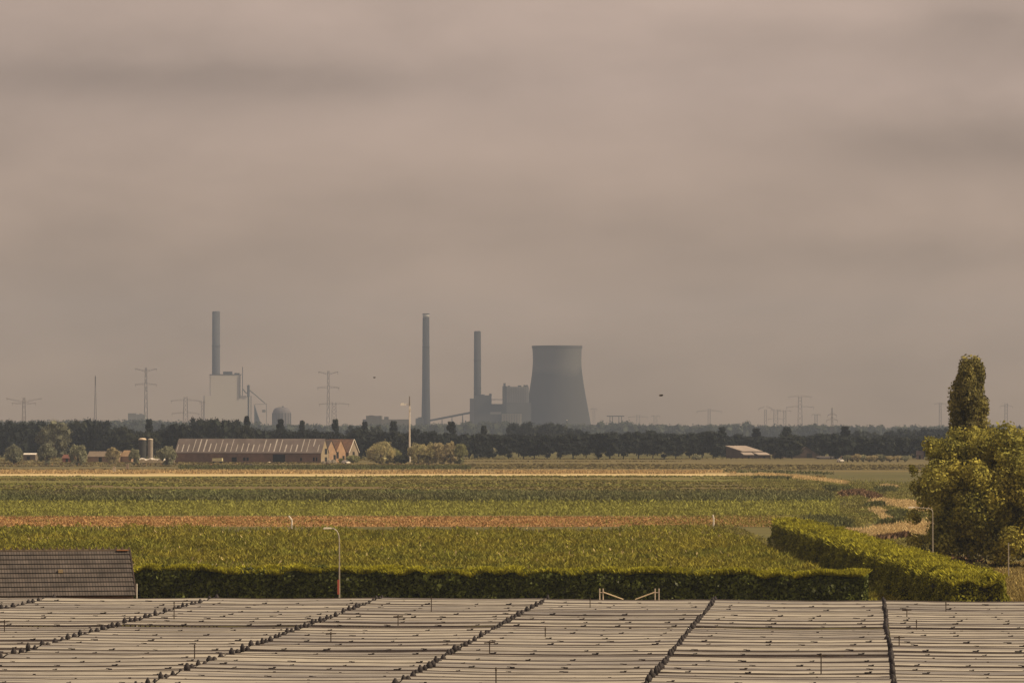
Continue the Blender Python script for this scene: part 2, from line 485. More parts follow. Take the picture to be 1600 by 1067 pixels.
V = blades(np.stack([X, Y, 0 * X], 1), RNG.uniform(.2, .6, len(X)), RNG.uniform(.5, 1.4, len(X)), 1.0)
tag(link("pasture_grass", quadmesh("pasture_grass", V), m_pg), "streaks of longer olive grass on the far pasture before the dark trees", "grass", kind="stuff")
m_dryb = mat("dry_grass_blade", (.46, .335, .165), .3, .2, island=.45, translucent=.2)
def tufts(name, pts, hh, ww, m, label, cat="dry grass"):
    pts = np.asarray(pts, float)
    V = blades(pts, hh * RNG.uniform(.5, 1.3, len(pts)), ww * RNG.uniform(.6, 1.4, len(pts)), .4)
    return tag(link(name, quadmesh(name, V), m), label, cat, kind="stuff")
X, Y = scatter(36000, 1216, 1296, -60, 1150)
k = vnoise(X, Y, 9, 9) > .33
tufts("dry_grass", np.stack([X[k], Y[k], 0 * X[k]], 1), .65, .4, m_dryb, "long belt of tall straw coloured grass beyond the pale track")
def along(pix, n, wid_px):
    pix = np.array(pix, float); seg = RNG.integers(0, len(pix) - 1, n); t = RNG.uniform(0, 1, n)[:, None]
    q = pix[seg] * (1 - t) + pix[seg + 1] * t + RNG.normal(size=(n, 2)) * np.array([wid_px * 2.5, wid_px])
    return np.array([G(a, b) for a, b in q])
pts = np.concatenate([along([(1185, 742), (1250, 746), (1322, 756)], 5200, 1.2), along([(1368, 784), (1410, 789), (1450, 797)], 6000, 2.0),
                      along([(1366, 798), (1378, 804), (1390, 815)], 2600, 1.8), along([(1352, 838), (1385, 831), (1450, 822)], 8000, 3.2), along([(1415, 786), (1450, 792)], 1800, 1.4),
                      along([(1425, 836), (1450, 834)], 1800, 3.0), along([(1378, 760), (1402, 762)], 700, .8), along([(1310, 832), (1345, 832)], 700, .8)])
m_dryb2 = mat("bleached_grass_blade", (.56, .43, .22), .25, .2, island=.35, translucent=.2)
tufts("dry_grass", pts, .6, .22, m_dryb2, "patches of bleached grass on the ditch banks left of the large tree")
m_rbrown = mat("weed_and_shade_brown", (.17, .105, .058), .3, .2, island=.4)
pts = np.concatenate([along([(1318, 774), (1345, 772), (1372, 780)], 3000, 1.3), along([(1440, 878), (1520, 890)], 1800, 3.0), along([(1366, 849), (1420, 841)], 900, .7),  # last run of brown tufts here imitates the shadow below the bank
                      along([(0, 727.5), (700, 727.5)], 300, .6)])
tufts("brown_weeds_and_shade", pts, .9, .45, m_rbrown, "reddish brown weeds along the ditch and under the large tree, some imitating shadow", "weeds")
m_reed_and_shade = mat("reed_and_shade_blade", (.11, .115, .042), .3, .15, island=.4, translucent=.2)
X, Y = scatter(12000, 1340, 1420, 280, 735)
pts = [np.stack([X, Y, 0 * X], 1), along([(1130, 737.5), (1300, 741)], 700, .7), along([(1292, 764), (1328, 768)], 900, 1.4),
       along([(1355, 793), (1378, 791)], 700, .9), along([(1394, 808), (1408, 806)], 1000, 1.8), along([(1370, 821), (1410, 817)], 400, .7), along([(1372, 768), (1395, 766)], 700, 1.6),  # first run of dark tufts here imitates shadow beside the bank
       along([(1270, 816), (1322, 822)], 2500, 2.6), along([(1180, 748), (1235, 748.5)], 500, .5)]
tufts("reeds", np.concatenate(pts), .9, .35, m_reed_and_shade, "dark green reeds in ditches before the farm, some imitating shadow by the far bank", "reeds")
m_mead = mat("meadow_blade", (.235, .215, .065), .3, .06, island=.4, translucent=.2, rgb2=(.185, .185, .05), scale2=.03)
pts = [along([(1160, 752), (1300, 759), (1440, 764)], 14000, 4), along([(1300, 775), (1440, 775)], 6000, 5), along([(1300, 800), (1380, 800), (1450, 812)], 6000, 6),
       along([(1240, 815), (1345, 815)], 5000, 4), along([(1330, 842), (1440, 858)], 9000, 6), along([(1340, 782), (1365, 800), (1360, 812)], 3000, 4)]
tufts("meadow_grass", np.concatenate(pts), .45, .28, m_mead, "olive gold rough grass between the ditches left of the large tree", "meadow grass")
m_lawnb = mat("lawn_blade", (.30, .235, .09), .3, .3, island=.4, translucent=.2)
X = RNG.uniform(36, 62, 60000); Y = RNG.uniform(286, 425, 60000)
k = X > 38.2 + (Y - 290) * .05
tufts("dry_lawn_grass", np.stack([X[k], Y[k], 0 * X[k]], 1), .5, .16, m_lawnb, "pale yellow grass beside the end of the diagonal hedge")

# ------------------------------------------------------------------ hedges
def hedge(name, label, x0y0, x1y1, width, height, m, nleaf, leaf, wob=.25, ms=None):
    (ax, ay), (bx, by) = x0y0, x1y1
    L_ = math.hypot(bx - ax, by - ay); ux, uy = (bx - ax) / L_, (by - ay) / L_; nx, ny = -uy, ux
    root = empty(name, (ax, ay, 0), 0, label, "hedge")
    # leaves on the rough shell of the clipped body
    t = RNG.uniform(0, 1, nleaf)
    per = height * 2 + width
    s = RNG.uniform(0, per, nleaf)
    endm = RNG.uniform(0, 1, nleaf) < (2 * width * height) / (L_ * per) * 1.0
    side = np.where(s < height, -1, np.where(s < height + width, 0, 1))
    off = np.where(side == -1, -width / 2, np.where(side == 1, width / 2, s - height - width / 2))
    z = np.where(side == -1, s, np.where(side == 1, per - s, height))
    l = t * L_
    e = RNG.uniform(0, 1, nleaf)
    off = np.where(endm, RNG.uniform(-width / 2, width / 2, nleaf), off)
    z = np.where(endm, RNG.uniform(0, height, nleaf), z)
    l = np.where(endm, np.where(e < .5, 0, L_), l)
    nl = np.where(endm, np.where(e < .5, -1, 1), 0.0); no_ = np.where(endm, 0, side).astype(float); nz = np.where(~endm & (side == 0), 1.0, 0.0)
    bump = (vnoise(l + off * .7 + 50, z + off * .7 + 50, 1.1, 3) - .5) * wob * 2 + (vnoise(l + 90, z * .6 + off + 70, 4.0, 4) - .5) * wob * .5 + RNG.normal(size=nleaf) * .09
    # rounded shoulders
    sh = np.clip((z - (height - .5)) / .5, 0, 1) * .22
    off2 = off + no_ * (bump - sh); l2 = l + nl * bump; z2 = z + nz * (bump * 1.1) - np.where(nz > 0, np.clip((abs(off) - width / 2 + .4) / .4, 0, 1) * .25, 0)
    Xp = l2 * ux + off2 * nx; Yp = l2 * uy + off2 * ny
    nrm = np.stack([nl * ux + no_ * nx, nl * uy + no_ * ny, nz], 1)
    V = leafquads(np.stack([Xp, Yp, np.maximum(z2, .05)], 1), RNG.uniform(.6, 1.4, nleaf) * leaf, nrm, 1.0, .6)
    # upright shoots on top, in a paler leaf that paints the sunlit top
    ns = nleaf // 2
    l3 = RNG.uniform(0, L_, ns); o3 = RNG.uniform(-width / 2, width / 2, ns)
    C3 = np.stack([l3 * ux + o3 * nx, l3 * uy + o3 * ny, height - .15 + (vnoise(l3 + 50, o3 + 50, 1.1, 3) - .5) * wob * 2], 1)
    VS = blades(C3, RNG.uniform(.2, .55, ns), .15, .6)
    # woody inside
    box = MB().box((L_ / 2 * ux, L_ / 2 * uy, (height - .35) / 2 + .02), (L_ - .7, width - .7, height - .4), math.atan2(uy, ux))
    body = link("foliage", quadmesh("foliage", V), m, root)
    link("sunlit_top_shoots", quadmesh("sunlit_top_shoots", VS), ms, root)
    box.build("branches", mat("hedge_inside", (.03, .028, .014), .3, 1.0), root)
    return root

m_shoot = mat("painted_sun_leaf", (.36, .34, .036), .25, .4, island=.45, translucent=.3)  # sunlight on the hedge tops put into the leaf colour
m_hedge = mat("hedge_leaf", (.115, .135, .026), .4, .8, island=.75, translucent=.3, spec=.35, rough=.5)
m_hedge2 = mat("tall_hedge_leaf", (.235, .23, .028), .3, .4, island=.45, translucent=.28)
pL = (P(206, 0, 316)[0], 316.5); pR = (P(1352, 0, 303)[0], 303.0)
hedge("clipped_hedge", "long dark clipped hedge running across behind the pale crop covers", pL, pR, 1.8, 3.5, m_hedge, 80000, .33, .30, m_shoot)
hedge("diagonal_hedge", "wide sunlit hedge running away from the covers towards the fields", (34.6, 294.5), (32.8, 468), 4.0, 3.45, m_hedge2, 130000, .30, .6, m_shoot)

# ------------------------------------------------------------------ pale crop covers, posts, clips, risers
AL = R(5.02)
def UV(u, v, z=0): return (u * math.cos(AL) + v * math.sin(AL), -u * math.sin(AL) + v * math.cos(AL), z)
LINES = [1.6 + 11.9 * k for k in range(-6, 3)]        # -69.8 ... 25.4
PITCH = 2.9
NROW = 38
V0 = 283.0
def film_mat():
    m = bpy.data.materials.new("cover_film"); m.use_nodes = True
    N = m.node_tree.nodes; L = m.node_tree.links; bs = N["Principled BSDF"]
    bs.inputs["Roughness"].default_value = .55; bs.inputs["Specular IOR Level"].default_value = .25
    tc = N.new("ShaderNodeTexCoord"); oi = N.new("ShaderNodeObjectInfo")
    mp = N.new("ShaderNodeMapping"); mp.inputs["Scale"].default_value = (.05, 1.5, 0); L.new(tc.outputs["Object"], mp.inputs[0])
    w = N.new("ShaderNodeMath"); w.operation = 'MULTIPLY'; w.inputs[1].default_value = 77.0; L.new(oi.outputs["Random"], w.inputs[0])
    n1 = N.new("ShaderNodeTexNoise"); n1.noise_dimensions = '4D'; n1.inputs["Scale"].default_value = 1; n1.inputs["Detail"].default_value = 4
    L.new(mp.outputs[0], n1.inputs["Vector"]); L.new(w.outputs[0], n1.inputs["W"])
    n2 = N.new("ShaderNodeTexNoise"); n2.noise_dimensions = '4D'; n2.inputs["Scale"].default_value = .9; n2.inputs["Detail"].default_value = 6
    L.new(tc.outputs["Object"], n2.inputs["Vector"]); L.new(w.outputs[0], n2.inputs["W"])
    mr = N.new("ShaderNodeMapRange"); mr.inputs[1].default_value = .40; mr.inputs[2].default_value = .58; L.new(n1.outputs["Fac"], mr.inputs[0])
    mx = N.new("ShaderNodeMix"); mx.data_type = 'RGBA'; mx.inputs[6].default_value = (.192, .180, .172, 1); mx.inputs[7].default_value = (.41, .38, .322, 1)
    L.new(mr.outputs[0], mx.inputs[0])
    r2 = N.new("ShaderNodeMapRange"); r2.inputs[1].default_value = .3; r2.inputs[2].default_value = .7; r2.inputs[3].default_value = .86; r2.inputs[4].default_value = 1.12
    L.new(n2.outputs["Fac"], r2.inputs[0])
    vm = N.new("ShaderNodeVectorMath"); vm.operation = 'SCALE'; L.new(mx.outputs[2], vm.inputs[0]); L.new(r2.outputs[0], vm.inputs["Scale"])
    L.new(vm.outputs[0], bs.inputs["Base Color"])
    return m
m_film = film_mat()
m_gap_shade = mat("painted_gap_shade", (.085, .068, .064), .3, 1.2, rough=.8)
m_cap = mat("dark_cap", (.035, .03, .032), .3, 2.0, rough=.6)
m_clip = mat("dark_clip", (.03, .025, .028), .3, 2.0, rough=.6)
m_post = mat("post_wood", (.16, .12, .09), .3, 2.0)
clip_me = MB().box((0, 0, 0), (.34, .06, .045)).box((.14, -.01, .04), (.14, .05, .05)).mesh("tie_clip"); clip_me.materials.append(m_clip)
clip2_me = MB().box((0, 0, 0), (.24, .06, .05)).box((-.2, .05, .02), (.2, .05, .035)).bar((.1, -.03, 0), (.1, -.03, -.35), .012, n=4).mesh("tie_clip"); clip2_me.materials.append(m_clip)
row_z = []
def rowwave(u, v): return .20 * (float(vnoise(np.array([u + 300.]), np.array([v]), 17, 21)[0]) - .5)
ridx = list(range(NROW))
for j in ridx:
    v = V0 - PITCH * j - PITCH / 2
    z0 = 2.52 + random.uniform(-.07, .07)
    amp = random.uniform(.03, .12)
    row_z.append((v, z0, amp))
    bend = [random.uniform(-.12, .12) for _ in range(len(LINES))]
    nm = ordw(j + 1)
    lab = ("pale plastic crop cover strip nearest the clipped hedge" if j == 0 else f"pale plastic crop cover strip, {nm} row counted from the clipped hedge")
    root = empty("crop_cover", UV(-22.2, v, 0), -AL, lab, "crop cover", "pale covers over the crop rows")
    for k in range(len(LINES) - 1):
        ga = .13 if k >= 5 else .05; gb = .13 if k + 1 >= 5 else .05
        u0, u1 = LINES[k] + 22.2 + ga, LINES[k + 1] + 22.2 - gb
        seg = 7; A = MB(); H = MB()
        cs = [(-1.40, 0), (-.8, .6), (0, 1.0), (.8, .6), (1.40, 0)]
        vs = []; hv = []
        bend_k = bend[k]
        for i in range(seg + 1):
            u = u0 + (u1 - u0) * i / seg
            sag = -.05 * math.sin(math.pi * i / seg) + rowwave(u, v) + bend_k * .25
            jit = random.uniform(-.012, .012)
            for (dv, hz_) in cs:
                vs.append((u, dv + bend_k, z0 + hz_ * amp + sag + jit))
            b = -1.40 + bend_k; zb = z0 + sag + jit
            hv += [(u, b - .01, zb + .006), (u, b - .03, zb - .06 - random.uniform(0, .06)), (u, bend_k - .03, z0 + amp + sag + jit + .04), (u, bend_k - .05, z0 + amp + sag + jit + .002)]
        w = len(cs)
        A.add(vs, [(i * w + c, i * w + c + 1, (i + 1) * w + c + 1, (i + 1) * w + c) for i in range(seg) for c in range(w - 1)])
        H.add(hv, [(4 * i + a, 4 * i + 1 + a, 4 * i + 5 + a, 4 * i + 4 + a) for i in range(seg) for a in (0, 2)])
        sh_ = A.build("film_sheet", m_film, root)
        H.build("gap_shade_strip", m_gap_shade, sh_)  # dark strips stand in for the shaded gaps between covers
        ncl = 2 if k in (0, 7) else 4
        for q in range(ncl):
            u = u0 + (u1 - u0) * (q + .5 + random.uniform(-.22, .22)) / ncl
            i = (u - u0) / (u1 - u0)
            c = bpy.data.objects.new("tie_clip", clip_me if random.random() < .7 else clip2_me); COL.objects.link(c)
            c.parent = root
            c.location = (u, -1.46 + bend_k + random.uniform(-.02, .1), z0 + .03 - .05 * math.sin(math.pi * i) + rowwave(u, v) + bend_k * .25)
            c.rotation_euler = (0, 0, random.uniform(-.5, .5)); s = random.uniform(.55, 1.1); c.scale = (s, s, s)

# posts along the gaps
def make_post(tall):
    root = empty("support_post", (0, 0, 0))
    MB().bar((0, 0, 0), (0, 0, 2.5), .05, .045, 6).build("post", m_post, root)
    h = .44 if tall else .32
    MB().lathe([(.05, 2.42), (.14, 2.44), (.145, 2.46 + h * .55), (.085, 2.46 + h * .8), (.05, 2.46 + h)], 8).build("cap", m_cap, root, smooth=True)
    return root
LNAME = {1: "beside the tiled roof, left of the red sleeved lamp", 2: "second line from the left", 3: "third line from the left", 4: "fourth line from the left, under the red sleeved lamp",
         5: "fourth", 6: "fifth", 7: "sixth"}
LLAB = {1: "dark capped post in the short leftmost line ending at the tiled roof", 2: "dark capped post in the second line from the left between covers",
        3: "dark capped post in the third line from the left between covers", 4: "dark capped post in the line ending left of the white brace frames",
        5: "dark capped post in the line ending right of the white brace frames", 6: "dark capped post in the rightmost line, ending at the diagonal hedge"}
protos = {True: make_post(True), False: make_post(False)}
used = {True: False, False: False}
half = 1.8
for li in range(1, 7):
    u = LINES[li] if li < len(LINES) else 0
    wav = 0.0
    for q in range(61):
        v = V0 - .9 - half * q
        X, Y, _ = UV(u, v)
        px = 800 + X / Y * F; py = YH + (CAMZ - 2.7) / Y * F
        if px < -12 or px > 1612 or py > 1075: continue
        tall = (q % 2 == 0)
        if used[tall]: o = copy_tree(protos[tall])
        else: o = protos[tall]; used[tall] = True
        wav = wav * .8 + random.uniform(-.05, .05)
        o.location = UV(u + wav, v + random.uniform(-.25, .25), random.uniform(-.10, .08))
        o.scale = (random.uniform(.8, 1.2),) * 2 + (1.0,)
        tag(o, LLAB[li], "post", "dark capped posts between the covers")

m_pipe = mat("dark_pipe", (.06, .045, .035), .3, 3.0)
m_white = mat("white_paint", (.74, .68, .60), .12, 1.0, rough=.5)
RIS = [(272, 968, 26, 0, "nearest the tiled roof"), (304, 1032, 22, 0, "below the red sleeved lamp, standing beside the third post line"), (674, 958, 24, 0, "tall and plain, left of the white brace frames"),
       (622, 978, 15, 1, "with T head, right of the red sleeved lamp"), (765, 1022, 18, 1, "with T head, just right of a post line"), (775, 1072, 26, 0, "rising from the bottom edge of the photo"),
       (922, 950, 14, 0, "short, left below the brace frames"), (852, 998, 15, 0, "short, right of the fourth post line"), (1283, 1052, 28, 1, "tall with T head, left of the rightmost post line"),
       (1405, 1012, 16, 1, "with T head, just right of the rightmost post line"), (1417, 966, 13, 1, "small with T head, below the diagonal hedge"), (1432, 984, 13, 0, "small and plain, below the diagonal hedge"),
       (1478, 956, 13, 0, "below the near end of the diagonal hedge"), (7, 986, 15, 1, "at the left edge of the photo"), (517, 1002, 12, 1, "small with T head, lowest below the red sleeved lamp")]
for x, y, h, thead, lab in RIS:
    X, Y, _ = G(x, y, 2.5); H = h * Y / F
    root = empty("sprinkler_riser", (X, Y, 0), 0, "thin dark sprinkler riser " + lab, "sprinkler", "sprinkler risers above the covers")
    MB().bar((0, 0, 0), (0, 0, 2.5 + H), .035, .03, 6).build("pipe", m_pipe, root)
    hd = MB()
    if thead: hd.bar((-.3, 0, 2.5 + H), (.3, .05, 2.5 + H + .03), .035, n=6)
    hd.bar((0, 0, 2.5 + H - .05), (0, 0, 2.5 + H + .12), .05, .03, 6)
    hd.build("sprinkler_head", m_pipe, root)

# white brace frames at the far end of the covers
m_brace = mat("bleached_wood", (.50, .42, .33), .2, 2.0)
for (xa, xb, sgn, lab) in ((937, 942.3, 1, "white brace frame with its strut leaning down to the right"), (1029.5, 1023.5, -1, "white brace frame with its strut leaning down to the left")):
    Y = 280.5 if sgn > 0 else 279.0
    A = P(xa, 919, Y); B = P(xb, 919, Y); zt = A[2]
    root = empty("brace_frame", (A[0], Y, 0), 0, lab, "brace frame", "white brace frames behind the covers")
    dx = B[0] - A[0]
    MB().bar((0, 0, 0), (0, 0, zt), .04, n=6).build("post", m_brace, root)
    MB().bar((dx, 0, 0), (dx, 0, zt), .04, n=6).build("post", m_brace, root)
    MB().bar((-sgn * .02, 0, zt - .28), (dx + sgn * .05, 0, zt - .28), .03, n=6).build("rail", m_brace, root)
    e = P(xa + sgn * 37, 936, Y)
    MB().bar((dx + sgn * .03, -.02, zt - .26), (e[0] - A[0], -.02, e[2]), .04, n=6).build("strut", mat("strut_wood", (.62, .5, .34), .15, 2.0), root)

# ------------------------------------------------------------------ tiled shed, lower left
m_tile = tile_mat("roof_tile", (.112, .094, .086), (.078, .068, .064), (.03, .025, .023), .21, .60)
RPH = R(11)
EV = G(212, 930.5, 2.15)
shed = empty("tiled_shed", (EV[0], EV[1], 0), RPH, "shed with brown tiled roof behind the covers, lower left", "shed")
ze = 2.15; run = 5.0; rise = P(203, 859.5, EV[1] + 5)[2] - ze
LEN = 17.5
rf = MB(); uvs = []
nc = 10
for c in range(nc):
    a0, a1 = c / nc, (c + 1) / nc
    y0, z0 = run * a0, ze + rise * a0; y1, z1 = run * a1, ze + rise * a1
    n_ = np.array((0, -rise, run)) / math.hypot(rise, run)
    lift = .075
    p0 = (y0 + n_[1] * lift, z0 + n_[2] * lift); p1 = (y1 + n_[1] * .008, z1 + n_[2] * .008)
    sag = lambda t: .0
    rf.add([(-LEN, p0[0], p0[1]), (0, p0[0], p0[1]), (0, p1[0], p1[1]), (-LEN, p1[0], p1[1])], [(0, 1, 2, 3)])
    uvs += [(-LEN, c * .6), (0, c * .6), (0, c * .6 + .6), (-LEN, c * .6 + .6)]
    rf.add([(-LEN, y0 + n_[1] * .006, z0 + n_[2] * .006), (0, y0 + n_[1] * .006, z0 + n_[2] * .006), (0, p0[0], p0[1]), (-LEN, p0[0], p0[1])], [(0, 1, 2, 3)])
    uvs += [(-LEN, c * .6 + .002)] * 1 + [(0, c * .6 + .002), (0, c * .6 + .004), (-LEN, c * .6 + .004)]
rf.add([(-LEN, 2 * run, ze), (0, 2 * run, ze), (0, run, ze + rise), (-LEN, run, ze + rise)], [(0, 3, 2, 1)])
uvs += [(-LEN, 0), (-LEN, 6), (0, 6), (0, 0)]
ro = rf.build("roof", m_tile, shed)
ul = ro.data.uv_layers.new(name="UVMap")
vuv = {}
flat = []
for p in ro.data.polygons:
    for li_ in p.loop_indices:
        vi = ro.data.loops[li_].vertex_index
        flat += list(uvs[vi])
ul.data.foreach_set("uv", flat)
m_ridge = mat("ridge_tile", (.13, .10, .075), .3, 1.5)
rd = MB()
for i in range(int(LEN / .5)):
    x = -i * .5
    rd.bar((x, run, ze + rise + .0), (x - .49, run, ze + rise + .0), .13, .11, 8)
    rd.box((x - .03, run, ze + rise + .17), (.13, .2, .17))
rd.build("ridge", m_ridge, ro)
MB().box((-.55, run - .25, ze + rise + .02), (.9, .25, .06)).build("ridge_end_tile", mat("orange_tile", (.36, .15, .06), .3, 3), ro)
a_ = .52
MB().box((-5.45, run * a_ - .05, ze + rise * a_ + .1), (.36, .30, .24)).build("pale_tile", mat("pale_tile", (.33, .25, .15), .2, 3), ro)
vg = MB(); vg.bar((.05, -.05, ze + .02), (.05, run, ze + rise + .06), .07, n=4); vg.bar((.05, 2 * run, ze), (.05, run, ze + rise + .06), .07, n=4)
vg.build("verge", mat("dark_verge", (.06, .045, .04), .2, 2), shed)
wl = MB(); wl.add([(-LEN, .35, 0), (-.15, .35, 0), (-.15, .35, ze), (-LEN, .35, ze)], [(0, 1, 2, 3)])
wl.add([(-.15, .35, 0), (-.15, 2 * run - .35, 0), (-.15, 2 * run - .35, ze + .1), (-.15, run, ze + rise - .15), (-.15, .35, ze + .1)], [(0, 1, 2, 3, 4)])
wl.add([(-LEN, 2 * run - .35, 0), (-.15, 2 * run - .35, 0), (-.15, 2 * run - .35, ze), (-LEN, 2 * run - .35, ze)], [(3, 2, 1, 0)])
wl.build("wall", mat("shed_brick", (.22, .13, .09), .25, 2), shed)
e = G(212.5, 929, 2.5)
MB().bar((0, 0, 0), (0, 0, P(211, 911, e[1])[2]), .04, n=6).build("pipe_pole", m_white, None, (e[0] + .12, e[1] - .6, 0))
tag(bpy.data.objects["pipe_pole"], "thin white pole standing at the right corner of the tiled shed", "pole")

# ------------------------------------------------------------------ street lamps
m_galv = mat("galvanised_steel", (.40, .36, .31), .15, 1.5, rough=.5, metallic=.3)
m_lampw = mat("lamp_housing", (.62, .56, .46), .1, 2, rough=.4)
def street_lamp(px, Y, topz, arm, lab, sleeve=False):
    X = P(px, 0, Y)[0]
    root = empty("street_lamp", (X, Y, 0), 0, lab, "street lamp", "street lamps")
    hb = topz - .95
    MB().tube([(0, 0, 0), (0, 0, 3), (0, 0, hb)], [.085, .065, .05], 8).build("pole", m_galv, root)
    pts = [(0, 0, hb), (-.06 * arm, 0, hb + .4), (-.22 * arm, 0, hb + .72), (-.5 * arm, 0, hb + .9), (-.8 * arm, 0, hb + .93)]
    if arm > 2: pts = [(0, 0, hb), (0, 0, hb + .55), (-.12, 0, hb + .74), (-.4, 0, hb + .84), (-arm * .75, 0, hb + .93)]
    MB().tube(pts, [.05, .045, .042, .04, .04], 8).build("arm", m_galv, root)
    x = pts[-1][0]
    hd = MB(); hd.add([(x + .05, -.1, hb + .9), (x + .05, .1, hb + .9), (x - .6, .14, hb + .88), (x - .6, -.14, hb + .88),
                       (x + .05, -.06, hb + 1.0), (x + .05, .06, hb + 1.0), (x - .5, .09, hb + 1.02), (x - .5, -.09, hb + 1.02)],
                      [(0, 1, 2, 3), (7, 6, 5, 4), (0, 3, 7, 4), (1, 5, 6, 2), (0, 4, 5, 1), (2, 6, 7, 3)])
    hd.build("lamp_head", m_lampw, root)
    if sleeve:
        MB().box((-.06, -.08, 2.75), (.16, .06, 1.1)).build("red_sleeve", mat("red_band", (.50, .13, .09), .15, 1.0), root)
    return root
street_lamp(531, 301, 7.2, .8, "slim curved street lamp with red panel on its pole, before the clipped hedge", True)
street_lamp(1455.5, 375, 7.25, 1.15 * 2, "grey street lamp with long arm standing left of the large tree")
X = P(1573.5, 0, 385)[0]
o = MB().tube([(0, 0, 0), (0, 0, 3.6)], [.06, .05], 8).build("pole", m_galv, None, (X, 385, 0)); o.name = "pale_pole"
tag(o, "short pale pole in front of the dark base of the large tree", "pole")

def bent_stake(x, y, dx, lab):
    X, Y, _ = G(x, y)
    s = Y / F
    o = MB().tube([(0, 0, 0), (0, 0, 4.5 * s + 1.2), (-dx * s, 0, 11 * s + 1.2)], [.12, .12, .1], 6).build("bent_stake", m_white, None, (X, Y, 0))
    tag(o, lab, "stake")
bent_stake(456, 830, 5, "white bent stake at the edge of the brown weed strip, left of the lamp")
bent_stake(1115, 828, 1, "small pale stake at the right end of the brown weed strip")

# ------------------------------------------------------------------ trees
m_bark = mat("bark", (.10, .075, .05), .3, 1.5)
m_bigleaf = mat("large_tree_leaf", (.43, .38, .08), .3, .35, island=.55, translucent=.3, rgb2=(.26, .25, .06), scale2=.25)
m_popleaf = mat("poplar_leaf", (.30, .265, .085), .3, .5, island=.55, translucent=.35, rgb2=(.15, .135, .05), scale2=.3)
def limbs(trunk, targets, base, r0):
    for t in targets:
        b = np.array(base, float); t = np.array(t, float)
        m_ = (b + t) / 2 + RNG.normal(size=3) * .3; m_[2] -= .2
        trunk.tube([b, m_, t], [r0, r0 * .6, r0 * .2], 6)

# large leafy tree at right
RNG = np.random.default_rng(77)
X0, Y0 = P(1560, 0, 412)[0], 412
root = empty("leafy_tree", (X0, Y0, 0), 0, "large round leafy tree with yellow green crown at the right edge", "tree")
C, r = ellipsoid_clumps(215, 9.0, 7.5, 8.0, 7.0, .7, 1.7, p=2.5, bottom=-.97, jitter=.16, shell=.52)
C2, r2 = ellipsoid_clumps(60, 7.9, 7, 3.6, 3.2, .8, 1.5, p=2.6, bottom=-.9)
C = np.concatenate([C, C2]); r = np.concatenate([r, r2])
# outlying sprays
C = np.concatenate([C, [[-8.6, -1, 8.6], [-8.9, 0, 10.2], [-9.1, 0, 10.6], [-7.2, 0, 13.0], [-9.0, -1, 5.5], [-8.8, 0, 3.0]]]); r = np.concatenate([r, [.9, .5, .35, .9, .8, .9]])
V = clump_crown(C, r, 95000, .34, spread=.9, core=.6)
link("crown", quadmesh("crown", V), m_bigleaf, root)
t = MB().tube([(0, 0, 0), (.1, 0, 2.5), (0, .1, 6), (0, 0, 11)], [.55, .42, .33, .1], 10)
limbs(t, C[RNG.choice(200, 14)], (0, 0, 4), .2)
t.build("trunk", m_bark, root)

# lombardy poplar
X0, Y0 = P(1511, 0, 452)[0], 452
Hp = P(1511, 558, Y0)[2]
root = empty("poplar_tree", (X0, Y0, 0), 0, "tall narrow poplar rising behind the large leafy tree", "tree")
C = []; r = []
for i in range(210):
    z = RNG.uniform(1.5, Hp - .7); f = z / Hp
    prof = np.interp(f, [0, .15, .35, .6, .78, .9, .96, 1], [1.6, 2.9, 3.0, 2.75, 2.35, 1.75, 1.1, .4])
    a = RNG.uniform(0, 6.283); q = prof * RNG.uniform(.35, 1.0) * .82
    off = 0.0
    C.append((q * math.cos(a) + .35 * f - .1, q * math.sin(a), z)); r.append(RNG.uniform(.45, .9) * min(1, prof / 1.4 + .25))
C = np.array(C); r = np.array(r)
w_ = r ** 2 / sum(r ** 2); idx = RNG.choice(len(C), 42000, p=w_)
d = unit(RNG.normal(size=(42000, 3))); pos = C[idx] + d * np.array([1, 1, 1.7]) * (r[idx] * RNG.uniform(.7, 1.1, 42000))[:, None]
V = np.concatenate([cores(C, r * .6), leafquads(pos, RNG.uniform(.2, .42, 42000), d, .9, .7)])
link("crown", quadmesh("crown", V), m_popleaf, root)
t = MB().tube([(0, 0, 0), (0, 0, 6), (.1, 0, Hp - 2)], [.5, .4, .06], 8)
for i in range(24):
    z = RNG.uniform(2, Hp - 6); a = RNG.uniform(0, 6.28)
    t.tube([(0, 0, z), (math.cos(a) * 1.1, math.sin(a) * 1.1, z + 1.6), (math.cos(a) * 1.8, math.sin(a) * 1.8, z + 5)], [.09, .06, .02], 5)
t.build("trunk", mat("poplar_bark", (.14, .10, .075), .3, 1.5), root)

# small shrubs under the large tree
m_shrub = mat("shrub_leaf", (.10, .09, .03), .3, .5, island=.45, translucent=.25)
for (x, y, w, h, lab) in ((1448, 868, 2.2, 3.0, "small dark shrub at the foot of the grey street lamp"), (1508, 893, 2.6, 1.6, "low dark bush under the large tree by the pale grass")):
    X, Y, _ = G(x, y)
    Y -= 20; X = (x - 800) / F * Y
    root = empty("shrub", (X, Y, 0), 0, lab, "shrub")
    C, r = ellipsoid_clumps(22, w, w * .7, h * .5, h * .55, .4, .7)
    link("foliage", quadmesh("foliage", clump_crown(C, r, 6000, .24)), m_shrub, root)
    MB().tube([(0, 0, 0), (.1, 0, h * .5)], [.1, .03], 6).build("stem", m_bark, root)

